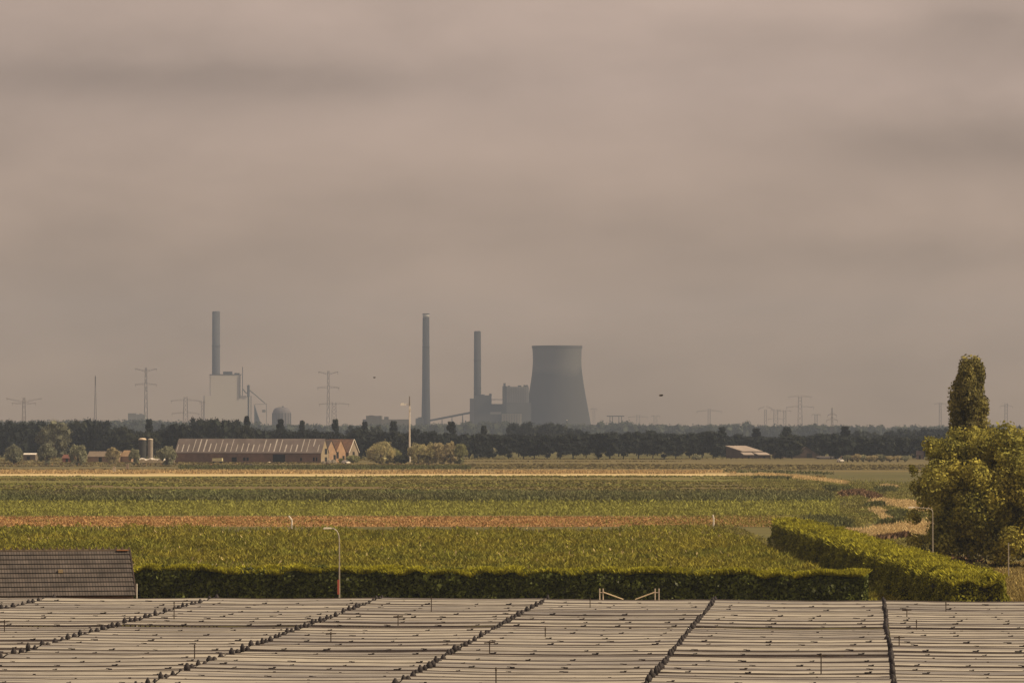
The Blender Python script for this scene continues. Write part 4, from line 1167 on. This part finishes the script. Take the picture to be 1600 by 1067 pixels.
rr, _ = gabled("thatched_barn", "low brown barn with broad gable half hidden by dark trees", farB(1236, 1800), R(80), 14, 13.2, .9, 4.9, mat("dim_wall", (.07, .052, .045), .2, .4), mat("thatch", (.095, .075, .062), .25, .4))
gopen(rr, "door", 7, 9.5, .05, 2.2)
mono("grey_shed", "long low grey roofed shed left of the small pink tower", 1284, 1311, 718, 713.5, 1755, 8, 6, mat("grey_shed_wall", (.06, .055, .06), .2, .4), mat("grey_shed_roof", (.13, .115, .105), .2, .4), "shed")
X, Y = farB(1314.5, 1775); k = Y / F
root = empty("pink_tower", (X, Y, 0), 0, "small pinkish tower block behind the grey shed", "tower")
zt = P(1314, 708.5, Y)[2]
MB().box((0, 0, zt / 2), (1.7, 1.7, zt)).build("tower_body", mat("pink_brick", (.36, .25, .20), .2, .5), root)
MB().box((0, 0, zt + .1), (2.0, 2.0, .22)).build("cap", m_paleroof, root)
rr, _ = gabled("small_house", "small pinkish house at the field edge left of the large tree", farB(1441, 1745), R(12), 3.0, 4, 2.0, 3.6, mat("dim_pink", (.22, .155, .12), .2, .5), mat("dim_pink_roof", (.18, .13, .11), .2, .5), cat="house")
opening(rr, "door", -1.9, -1.1, .05, 1.7)
for i, px in enumerate((1324, 1332, 1340, 1349, 1358, 1366, 1378, 1390, 1402, 1414)):
    bush("field_bush", px, 721.5, random.uniform(10, 14), random.uniform(8, 12), m_pale2 if i % 3 else m_wil, f"pale green little bush, {ordw(i + 1)} from left in the row right of the grey shed", "little bushes right of the grey shed", 12, .5, 700, base=.2, Yd=-5, cat="bush")
bush("field_bush", 1088, 718.5, 14, 6, m_wil, "low light bush under the dark trees left of the pale roofed barn", None, 12, .5, 600, base=.1, cat="bush")

# ------------------------------------------------------------------ power station (about 6 km off)
YP = 6000.0
kP = YP / F
m_conc = mat("dark_concrete", (.036, .035, .036), .12, .02)
m_steel = mat("steel_cladding", (.055, .055, .055), .12, .03)
m_clad = mat("grey_cladding", (.18, .175, .17), .1, .03)
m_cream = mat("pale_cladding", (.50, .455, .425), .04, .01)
def XP(px, Y=YP): return (px - 800) / F * Y
def ZP(py, Y=YP): return P(800, py, Y)[2]

# cooling tower, shell darker below an uneven boundary
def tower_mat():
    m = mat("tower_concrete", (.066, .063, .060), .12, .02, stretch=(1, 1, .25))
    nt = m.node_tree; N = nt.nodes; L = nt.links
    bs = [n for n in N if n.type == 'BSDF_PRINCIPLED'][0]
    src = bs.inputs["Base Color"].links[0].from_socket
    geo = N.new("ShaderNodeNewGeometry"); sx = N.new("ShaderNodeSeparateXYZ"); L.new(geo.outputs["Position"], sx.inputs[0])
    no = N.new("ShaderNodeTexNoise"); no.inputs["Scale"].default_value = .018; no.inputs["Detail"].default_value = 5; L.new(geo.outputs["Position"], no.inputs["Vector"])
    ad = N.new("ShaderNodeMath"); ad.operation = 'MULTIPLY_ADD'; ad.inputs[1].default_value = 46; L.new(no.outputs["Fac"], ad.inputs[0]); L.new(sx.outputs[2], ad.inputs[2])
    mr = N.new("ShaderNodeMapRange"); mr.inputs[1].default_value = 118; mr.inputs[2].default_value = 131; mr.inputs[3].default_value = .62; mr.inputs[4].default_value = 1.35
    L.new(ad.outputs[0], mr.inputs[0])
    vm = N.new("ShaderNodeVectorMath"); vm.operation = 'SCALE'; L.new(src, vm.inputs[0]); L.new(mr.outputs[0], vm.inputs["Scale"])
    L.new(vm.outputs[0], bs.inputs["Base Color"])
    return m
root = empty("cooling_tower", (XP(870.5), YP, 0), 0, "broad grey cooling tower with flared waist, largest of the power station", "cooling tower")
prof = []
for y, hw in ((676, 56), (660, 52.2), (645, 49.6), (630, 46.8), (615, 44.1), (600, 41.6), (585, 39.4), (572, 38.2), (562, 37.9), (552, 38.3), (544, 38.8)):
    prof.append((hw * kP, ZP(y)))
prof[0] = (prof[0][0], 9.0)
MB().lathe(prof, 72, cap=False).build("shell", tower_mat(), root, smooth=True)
MB().lathe([(39.0 * kP, ZP(544)), (39.6 * kP, ZP(543.6)), (39.6 * kP, ZP(540.3)), (38.4 * kP, ZP(540.3)), (38.2 * kP, ZP(544))], 72, cap=False).build("rim", mat("rim_concrete", (.075, .07, .068), .1, .02), root)
lg = MB()
for i in range(36):
    a = i / 36 * 6.283; b = (i + .5) / 36 * 6.283; r0 = 57.5 * kP; r1 = 56 * kP
    for c in (a - .087 / 1, a + .087 / 1):
        lg.bar((r0 * math.cos(a), r0 * math.sin(a), 0), (r1 * math.cos(c), r1 * math.sin(c), 9.2), .6, n=4)
lg.build("leg_ring", m_conc, root)
MB().lathe([(.6, 0), (.9, .6), (.6, 1.2)], 8, (XP(885) - XP(870.5), -50.5 * kP, ZP(657))).build("lamp", m_white, root)

def chimney(px, top, w_top, w_base, label, m, band=None, Y=YP, name="chimney"):
    root = empty(name, (XP(px, Y), Y, 0), 0, label, "chimney", "chimneys of the power station")
    k = Y / F; zt = ZP(top, Y)
    zb = zt
    if band: zb = ZP(top + band, Y)
    MB().lathe([(w_base / 2 * k, 0), (w_base / 2 * k * .97, zt * .12), ((w_top * .6 + w_base * .4) / 2 * k, zt * .4), (w_top / 2 * k, zb)], 28).build("shaft", m, root, smooth=True)
    if band:
        MB().lathe([(w_top / 2 * k * .985, zb), (w_top / 2 * k * .985, zt - 1.5)], 28).build("pale_band", mat("pale_band", (.38, .37, .36), .05, .05), root, smooth=True)
        MB().lathe([(w_top / 2 * k * 1.04, zt - 1.5), (w_top / 2 * k * 1.04, zt)], 28).build("top_rim", m, root)
    else:
        MB().lathe([(w_top / 2 * k * 1.0, zb), (w_top / 2 * k * .8, zt + 1.2)], 28).build("top_rim", m, root)
    pf = MB()
    for f in (.45, .72):
        pf.lathe([(w_top / 2 * k * 1.16, zt * f), (w_top / 2 * k * 1.16, zt * f + 1.2)], 24)
    pf.build('platforms', m, root)
    return root
chimney(665.5, 490, 10.4, 14.5, "tallest slim chimney with pale band at its top", m_conc, 6)
chimney(746, 518.5, 10.8, 12.4, "shorter chimney rising from the boiler block beside the cooling tower", m_conc)
chimney(337.5, 487.5, 12.2, 13.6, "far left chimney standing over the pale boiler house", mat("blue_grey_concrete", (.07, .07, .078), .1, .02), None, 6150)

def block(root, name, x0, x1, ytop, m, depth=40, Y=YP, ybot=None, dy=0):
    a, b = XP(x0, Y), XP(x1, Y); zt = ZP(ytop, Y); z0 = 0 if ybot is None else ZP(ybot, Y)
    return MB().box(((a + b) / 2 - root.location.x, depth / 2 + dy, (z0 + zt) / 2), (b - a, depth, zt - z0)).build(name, m, root)
# main boiler block by second chimney
root = empty("boiler_block", (XP(752), YP - 30, 0), 0, "stepped dark boiler block at the foot of the shorter chimney", "industrial building")
block(root, "main_hall", 741, 768, 617.5, m_steel, 22, YP - 30)
block(root, "stair_tower", 764.2, 768.3, 614.8, m_steel, 10, YP - 30, 617.5, 2)
block(root, "side_bay", 734, 741, 622.5, mat("side_bay_cladding", (.13, .12, .115), .1, .03), 18, YP - 30, None, 2)
block(root, "low_wing", 768, 786, 631, m_steel, 20, YP - 30, None, 3)
block(root, "pipe_bridge", 768.3, 785.5, 623.6, m_steel, 4, YP - 30, 624.6, 8)
block(root, "roof_vent", 748, 757, 616, m_steel, 8, YP - 30, 617.5, 6)
root = empty("turbine_hall", (XP(806), YP - 70, 0), 0, "high pale panelled hall left against the cooling tower", "industrial building")
Yt = YP - 70
block(root, "upper_hall", 791.5, 826.5, 604, m_clad, 40, Yt, 629, 4)
block(root, "lift_tower", 785, 791.5, 603.2, m_steel, 40, Yt, None, 2)
block(root, "lift_head", 786.5, 790, 598.5, m_steel, 12, Yt, 603.2, 8)
block(root, "base_hall", 791.5, 830, 629, mat("base_cladding", (.095, .095, .092), .1, .03), 44, Yt, None, 0)
for (x0, x1, yt) in ((793, 797, 602.6), (809, 814.5, 602), (818, 825, 601.4)):
    block(root, "roof_unit", x0, x1, yt, m_steel, 12, Yt, 604, 8)
for i in range(9):
    x0 = 793 + i * 3.7
    block(root, "panel_rib", x0, x0 + .7, 605, mat("light_rib", (.23, .22, .215), .1, .03), .6, Yt, 628.5, 3.3)
root = empty("pale_annex", (XP(800), YP - 160, 0), 0, "low pale ribbed annex in front of the high panelled hall", "industrial building")
block(root, "wall", 784, 815, 646, mat("annex_cladding", (.27, .25, .21), .1, .02), 30, YP - 160)
for i in range(7):
    block(root, "wall_rib", 787 + i * 4, 788.2 + i * 4, 647, m_clad, .8, YP - 160, None, -.85)
block(root, "roof", 783.6, 815.4, 645.3, m_steel, 31, YP - 160, 646, -.5)
root = empty("ash_building", (XP(770), YP - 150, 0), 0, "low grey block with a lighter roof strip before the boiler block", "industrial building")
block(root, "wall", 741, 783, 647, m_steel, 30, YP - 150)
block(root, "roof_strip", 766, 783, 643.5, m_clad, 20, YP - 150, 647, 4)
root = empty("coal_bunker", (XP(655), YP - 20, 0), 0, "squat block at the foot of the tallest chimney", "industrial building")
block(root, "wall", 649.5, 661, 653.5, m_steel, 25, YP - 20, None, -5)
block(root, "roof_unit", 653, 660, 651.6, m_steel, 12, YP - 20, 653.5, 0)
# conveyor
root = empty("coal_conveyor", (XP(672), YP - 25, 0), 0, "sloping conveyor bridge from tallest chimney up to the boiler block", "conveyor")
A = np.array((0, 0, ZP(657, YP - 25))); B = np.array((XP(736) - XP(672), 0, ZP(644.5, YP - 25)))
cv = MB(); cv.bar(A, B, 2.1, n=4); cv.build("gallery", m_steel, root)
for f in (.3, .54, .8):
    p = A + (B - A) * f
    MB().bar((p[0] - 2, 0, 0), (p[0], 0, p[2] - 1.5), .7, n=4).bar((p[0] + 2, 0, 0), (p[0], 0, p[2] - 1.5), .7, n=4).build("trestle", m_clad, root)
# dome building etc at left
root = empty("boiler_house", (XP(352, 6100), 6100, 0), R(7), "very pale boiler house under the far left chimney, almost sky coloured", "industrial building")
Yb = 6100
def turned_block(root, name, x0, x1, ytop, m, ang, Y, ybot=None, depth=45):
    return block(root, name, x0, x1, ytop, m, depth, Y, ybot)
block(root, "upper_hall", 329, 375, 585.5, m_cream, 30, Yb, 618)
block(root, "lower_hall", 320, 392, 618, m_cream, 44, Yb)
block(root, "side_shade_panel", 375, 375.9, 585.7, m_clad, 30.4, Yb, 618, -.2)  # added grey panels darken the sunlit side of the pale halls
block(root, "side_shade_panel", 392, 392.9, 618.2, m_clad, 44.4, Yb, None, -.2)
block(root, "roof_edge", 328.5, 378, 584.6, mat("roof_edge_dark", (.06, .06, .06), .1, .05), 31, Yb, 585.5, -.5)
block(root, "roof_unit", 349.5, 363.5, 580.3, m_steel, 14, Yb, 584.6, 6)
block(root, "roof_unit", 367, 374.5, 582.6, m_steel, 12, Yb, 584.6, 6)
block(root, "corner_pipe", 374.2, 375.4, 586, m_clad, 1.2, Yb, 622, -1.3)
MB().bar((XP(379.2, Yb) - root.location.x, 5, 0), (XP(379.2, Yb) - root.location.x, 5, ZP(573, Yb)), .55, n=6).build("mast", m_steel, root)
pp = MB(); pp.tube([(XP(379.5, Yb) - root.location.x, -2, ZP(608, Yb)), (XP(384, Yb) - root.location.x, -2, ZP(613.5, Yb)), (XP(390, Yb) - root.location.x, -2, ZP(616, Yb))], [.8, .8, .8], 6)
pp.build("duct", m_steel, root)
root = empty("flue_stack", (XP(388.2, 6050), 6050, 0), 0, "short dark flue stack on a thin stem right of the pale boiler house", "chimney")
MB().lathe([(1.2, 0), (1.2, ZP(620, 6050))], 12).build("stem", m_steel, root)
MB().lathe([(2.0, ZP(620, 6050)), (2.0, ZP(602, 6050)), (1.2, ZP(601.2, 6050))], 12).build("flue", m_steel, root)
# loading gantry
root = empty("loading_gantry", (XP(400, 6050), 6050, 0), 0, "slanting conveyor arm and frame right of the short flue stack", "conveyor")
def LP(px, py): return (XP(px, 6050) - root.location.x, 0, ZP(py, 6050))
MB().tube([LP(389, 609), LP(399, 617), LP(414, 630)], [1.2, 1.0, .9], 4).build("conveyor_arm", m_clad, root)
MB().bar(LP(398, 631.5), LP(416.5, 631.5), .45, n=4).bar(LP(416.3, 630), LP(416.3, 664), .6, n=4).build("frame", m_clad, root)
w_ = MB(); a, b, c = LP(397.3, 632), LP(397.3, 662), LP(407, 662)
w_.add([a, b, c, (a[0], 12, a[2]), (b[0], 12, b[2]), (c[0], 12, c[2])], [(0, 1, 2), (5, 4, 3), (0, 2, 5, 3), (1, 0, 3, 4), (2, 1, 4, 5)]).build("hopper", mat("blue_steel", (.075, .085, .10), .1, .05), root)
MB().box((LP(412.3, 642)[0], 0, ZP(642, 6050)), (5, 4, 4)).build("cabin", m_clad, root)
root = empty("storage_dome", (XP(440, 5900), 5900, 0), 0, "grey domed storage building right of the loading gantry", "dome")
kk = 5900 / F
MB().lathe([(14.5 * kk, 0), (14.3 * kk, ZP(645, 5900)), (13 * kk, ZP(641, 5900)), (10 * kk, ZP(637.5, 5900)), (5 * kk, ZP(636, 5900)), (1 * kk, ZP(635.6, 5900))], 18).build("shell", mat("dome_cladding", (.13, .115, .12), .15, .05), root)
MB().box((2, 0, ZP(635.3, 5900)), (3, 3, 1.6)).build("roof_vent", m_steel, root)
vr = MB()
for i in range(18):
    a = i / 18 * 6.283; vr.bar((14.7 * kk * math.cos(a), 14.7 * kk * math.sin(a), 0), (14.5 * kk * math.cos(a), 14.5 * kk * math.sin(a), ZP(645, 5900)), .5, n=4)
vr.build("ribs", m_steel, root)
root = empty("stepped_hall", (XP(584, 5000), 5000, 0), 0, "hazy stepped industrial hall left of the tallest chimney", "industrial building")
m_sh = mat("hall_cladding", (.115, .11, .10), .12, .03)
block(root, "main_hall", 572, 596, 649.5, m_sh, 40, 5000)
block(root, "low_wing", 566.5, 572, 655, m_sh, 30, 5000, None, 3)
block(root, "roof_unit", 600, 607, 651, m_sh, 10, 5000, 655, 4)
block(root, "rear_wing", 596, 640, 655, mat("hall_cladding_light", (.16, .15, .135), .12, .03), 36, 5000, None, 2)
block(root, "roof_vent", 576, 583, 648.6, m_sh, 10, 5000, 649.5, 10)
root = empty("hazy_block", (XP(207, 5500), 5500, 0), 0, "faint hazy building block behind the woods near the left pylon", "industrial building")
block(root, "main_block", 200, 213, 645.5, m_clad, 30, 5500); block(root, "side_block", 213, 226, 647.5, m_clad, 25, 5500, None, 2); block(root, "roof_unit", 217, 222, 646, m_clad, 8, 5500, 647.5, 6)

# ------------------------------------------------------------------ pylons and masts
m_pyl = mat("pylon_steel", (.15, .14, .135), .1, .1)
def pylon(px, Y, ytop, wtop, wbase, arms, label, fat=1.0, group="electricity pylons on the horizon", twin=0.0):
    """arms: (y row, half width px, raise px at tip)"""
    k = Y / F; zt = ZP(ytop, Y)
    root = empty("electricity_pylon", (XP(px, Y), Y, 0), 0, label, "pylon", group)
    r_ = .20 * fat * k
    tw = MB()
    lv = 9
    def half(z): return (wbase + (wtop - wbase) * (z / zt) ** .8) * k / 2
    cn = lambda z: [(half(z) * a, half(z) * b, z) for a, b in ((-1, -1), (1, -1), (1, 1), (-1, 1))]
    zs = [zt * (1 - (1 - i / lv) ** 1.25) for i in range(lv + 1)]
    for i in range(lv):
        A, B = cn(zs[i]), cn(zs[i + 1])
        for q in range(4):
            tw.bar(A[q], B[q], r_, n=4, cap=False)
            tw.bar(A[q], B[(q + 1) % 4], r_ * .6, n=4, cap=False); tw.bar(A[(q + 1) % 4], B[q], r_ * .6, n=4, cap=False)
    tw.build("lattice_tower", m_pyl, root)
    for (y, hw, up) in arms:
        za = ZP(y, Y); w = hw * k; u = up * k; d = 2.2 * k
        ar = MB()
        for s in (-1, 1):
            tip = (s * w, 0, za + u)
            h0 = half(min(za, zt))
            ar.bar((s * h0 * .5, 0, za), tip, r_ * 1.1, n=4); ar.bar((s * h0 * .5, 0, za + d), (tip[0], 0, tip[2] + .3), r_ * .8, n=4)
            for f in (.25, .5, .75):
                p0 = np.array((s * h0, 0, za)) * (1 - f) + np.array(tip) * f; p1 = np.array((s * h0, 0, za + d)) * (1 - f) + np.array(tip) * f
                ar.bar(p0, p1, r_ * .6, n=4)
        arm = ar.build("crossarm", m_pyl, root)
        for s in (-1, 1):
            MB().bar((s * w * .95, 0, za + u), (s * w * .95, 0, za + u - 3.6 * k), r_ * .9, n=5).build("insulator", m_pyl, arm)
    return root
pylon(37.5, 2900, 621, 3.0, 9.5, [(629, 28, 6.5), (632, 19, 2)], "wide armed pylon above the left wood edge", 1.0)
pylon(228, 4600, 574, 2.4, 7, [(581, 17, 5), (600.5, 17, -.5)], "tall pylon with upswept top arms and lower arm, left of far chimney", 1.5)
pylon(290, 4300, 620, 5, 10, [(625.5, 23, -.8), (645, 22, -1.5)], "two armed pylon just left of the pale boiler house", 1.1)
pylon(316.5, 4400, 627, 3.6, 4.6, [(628, 4, 0)], "narrow mast like pylon against the pale boiler house", .9)
pylon(513, 4600, 579, 2.4, 6, [(585.5, 15.5, 4.5), (605.5, 17, -.3)], "tall pylon with upswept top arms between barn and tallest chimney", 1.5)
pylon(522, 4700, 629, 6, 9, [(631, 24, -.6)], "broad low pylon just right of the tall upswept pylon", 1.1)
pylon(928, 5600, 638, 3.2, 4, [(639, 5, 0)], "faint narrow pylon just right of the cooling tower", .8)
pylon(997, 5600, 648, 5, 7, [(651, 16, -1)], "faint wide armed pylon right of the low gantry", .8)
pylon(1024, 5600, 649.5, 5, 6, [(650, 7, 0)], "faint stubby pylon, third right of the low gantry", .8)
pylon(1108, 5400, 638.5, 3.5, 5, [(642, 20, -1)], "faint lone pylon with one wide arm in the middle of the right horizon", .9)
pylon(1196, 5300, 640, 3.4, 5, [(636, 11, -3)], "faint pylon at the left of the right hand cluster", .9)
pylon(1212, 5350, 640, 6, 8, [(641, 8, 0), (655, 12, 0)], "faint broad pylon, second of the right hand cluster", .8)
pylon(1226, 5300, 641, 4, 5, [(643, 10, 1)], "faint leaning armed pylon, third of the right hand cluster", .8)
pylon(1250, 5000, 619, 5, 8, [(619.5, 18, -.6), (635.5, 22, -1)], "tallest pylon with two broad arms in the right hand cluster", .9)
pylon(1275, 5300, 647, 4, 5, [(648, 7, 0)], "faint short pylon between tallest cluster pylon and dark mast", .8)
pylon(1300, 3900, 637, 1.4, 5, [(647, 7, -2), (655, 9, -2)], "darker slim pylon at the right end of the cluster", 1.1)
pylon(1469, 5200, 629, 3, 4, [(631, 9, 0)], "faint pylon just left of the tall poplar", .8)
pylon(1572, 5200, 630, 4, 5, [(634, 10, -1)], "faint pylon just right of the tall poplar", .8)
# low gantry
root = empty("switch_gantry", (XP(962, 5600), 5600, 0), 0, "faint low switchyard gantry right of the cooling tower", "gantry")
gg = MB(); kk = 5600 / F
for px in (953, 957, 967, 971): gg.bar((XP(px, 5600) - root.location.x, 0, 0), (XP(px, 5600) - root.location.x, 0, ZP(650, 5600)), .8, n=4)
gg.build("posts", m_pyl, root)
MB().bar((XP(948, 5600) - root.location.x, 0, ZP(650, 5600)), (XP(975, 5600) - root.location.x, 0, ZP(650, 5600)), 1.1, n=4).build("beam", m_pyl, root)
# slender lattice mast at far left
Y = 3800; root = empty("radio_mast", (XP(149, Y), Y, 0), 0, "slender tapering lattice mast between the two left pylons", "mast")
tw = MB(); zt = ZP(587, Y); zs = np.linspace(0, zt, 16)
def hf(z): return 4.5 * (1 - z / zt) ** 1.2 * Y / F / 2 + .25
for i in range(15):
    for q in range(4):
        a, b = ((-1, -1), (1, -1), (1, 1), (-1, 1))[q], ((1, -1), (1, 1), (-1, 1), (-1, -1))[q]
        tw.bar((hf(zs[i]) * a[0], hf(zs[i]) * a[1], zs[i]), (hf(zs[i + 1]) * a[0], hf(zs[i + 1]) * a[1], zs[i + 1]), .17, n=4, cap=False)
        tw.bar((hf(zs[i]) * a[0], hf(zs[i]) * a[1], zs[i]), (hf(zs[i + 1]) * b[0], hf(zs[i + 1]) * b[1], zs[i + 1]), .1, n=4, cap=False)
tw.build("lattice_tower", m_pyl, root)
MB().bar((0, 0, zt - 9), (0, 0, zt - 1), .55, n=6).build("antenna", m_pyl, root)

# ------------------------------------------------------------------ birds
def bird(px, py, Y, lab, flip=1):
    p = P(px, py, Y)
    root = empty("flying_bird", p, R(20) * flip, lab, "bird")
    b = MB(); b.tube([(-.17, 0, .01), (-.08, 0, 0), (.05, 0, 0), (.12, 0, .02), (.17, 0, .02)], [.02, .05, .055, .035, .012], 8)
    b.add([(-.17, -.01, .01), (-.30, -.05, .02), (-.30, .05, .02), (-.17, .01, .01)], [(0, 1, 2, 3), (3, 2, 1, 0)])
    for s in (-1, 1):
        top = [(.07, s * .03, .03), (.09, s * .17, .09), (.02, s * .36, .04), (-.05, s * .20, .08), (-.06, s * .03, .03)]
        b.add(top + [(x, y, z - .015) for x, y, z in top], [(0, 1, 2, 3, 4), (9, 8, 7, 6, 5)] + [(i, i + 5, (i + 1) % 5 + 5, (i + 1) % 5) for i in range(5)])
    b.build("body", mat("dark_feather", (.03, .027, .025), .2, 5), root)
bird(1033, 618, 300, "dark bird flying right of the cooling tower")
bird(585, 590, 480, "tiny dark bird flying left of the tallest chimney", -1)

# ------------------------------------------------------------------ render settings
SC.view_settings.view_transform = 'Standard'
SC.view_settings.look = 'None'
SC.view_settings.exposure = 0.0
SC.view_settings.gamma = 1.0
SC.view_settings.use_curve_mapping = False
cy = SC.cycles
cy.use_denoising = True
cy.max_bounces = 6; cy.diffuse_bounces = 3; cy.glossy_bounces = 2; cy.transmission_bounces = 3; cy.volume_bounces = 1; cy.transparent_max_bounces = 6
cy.sample_clamp_indirect = 4.0
SC.render.engine = 'CYCLES'
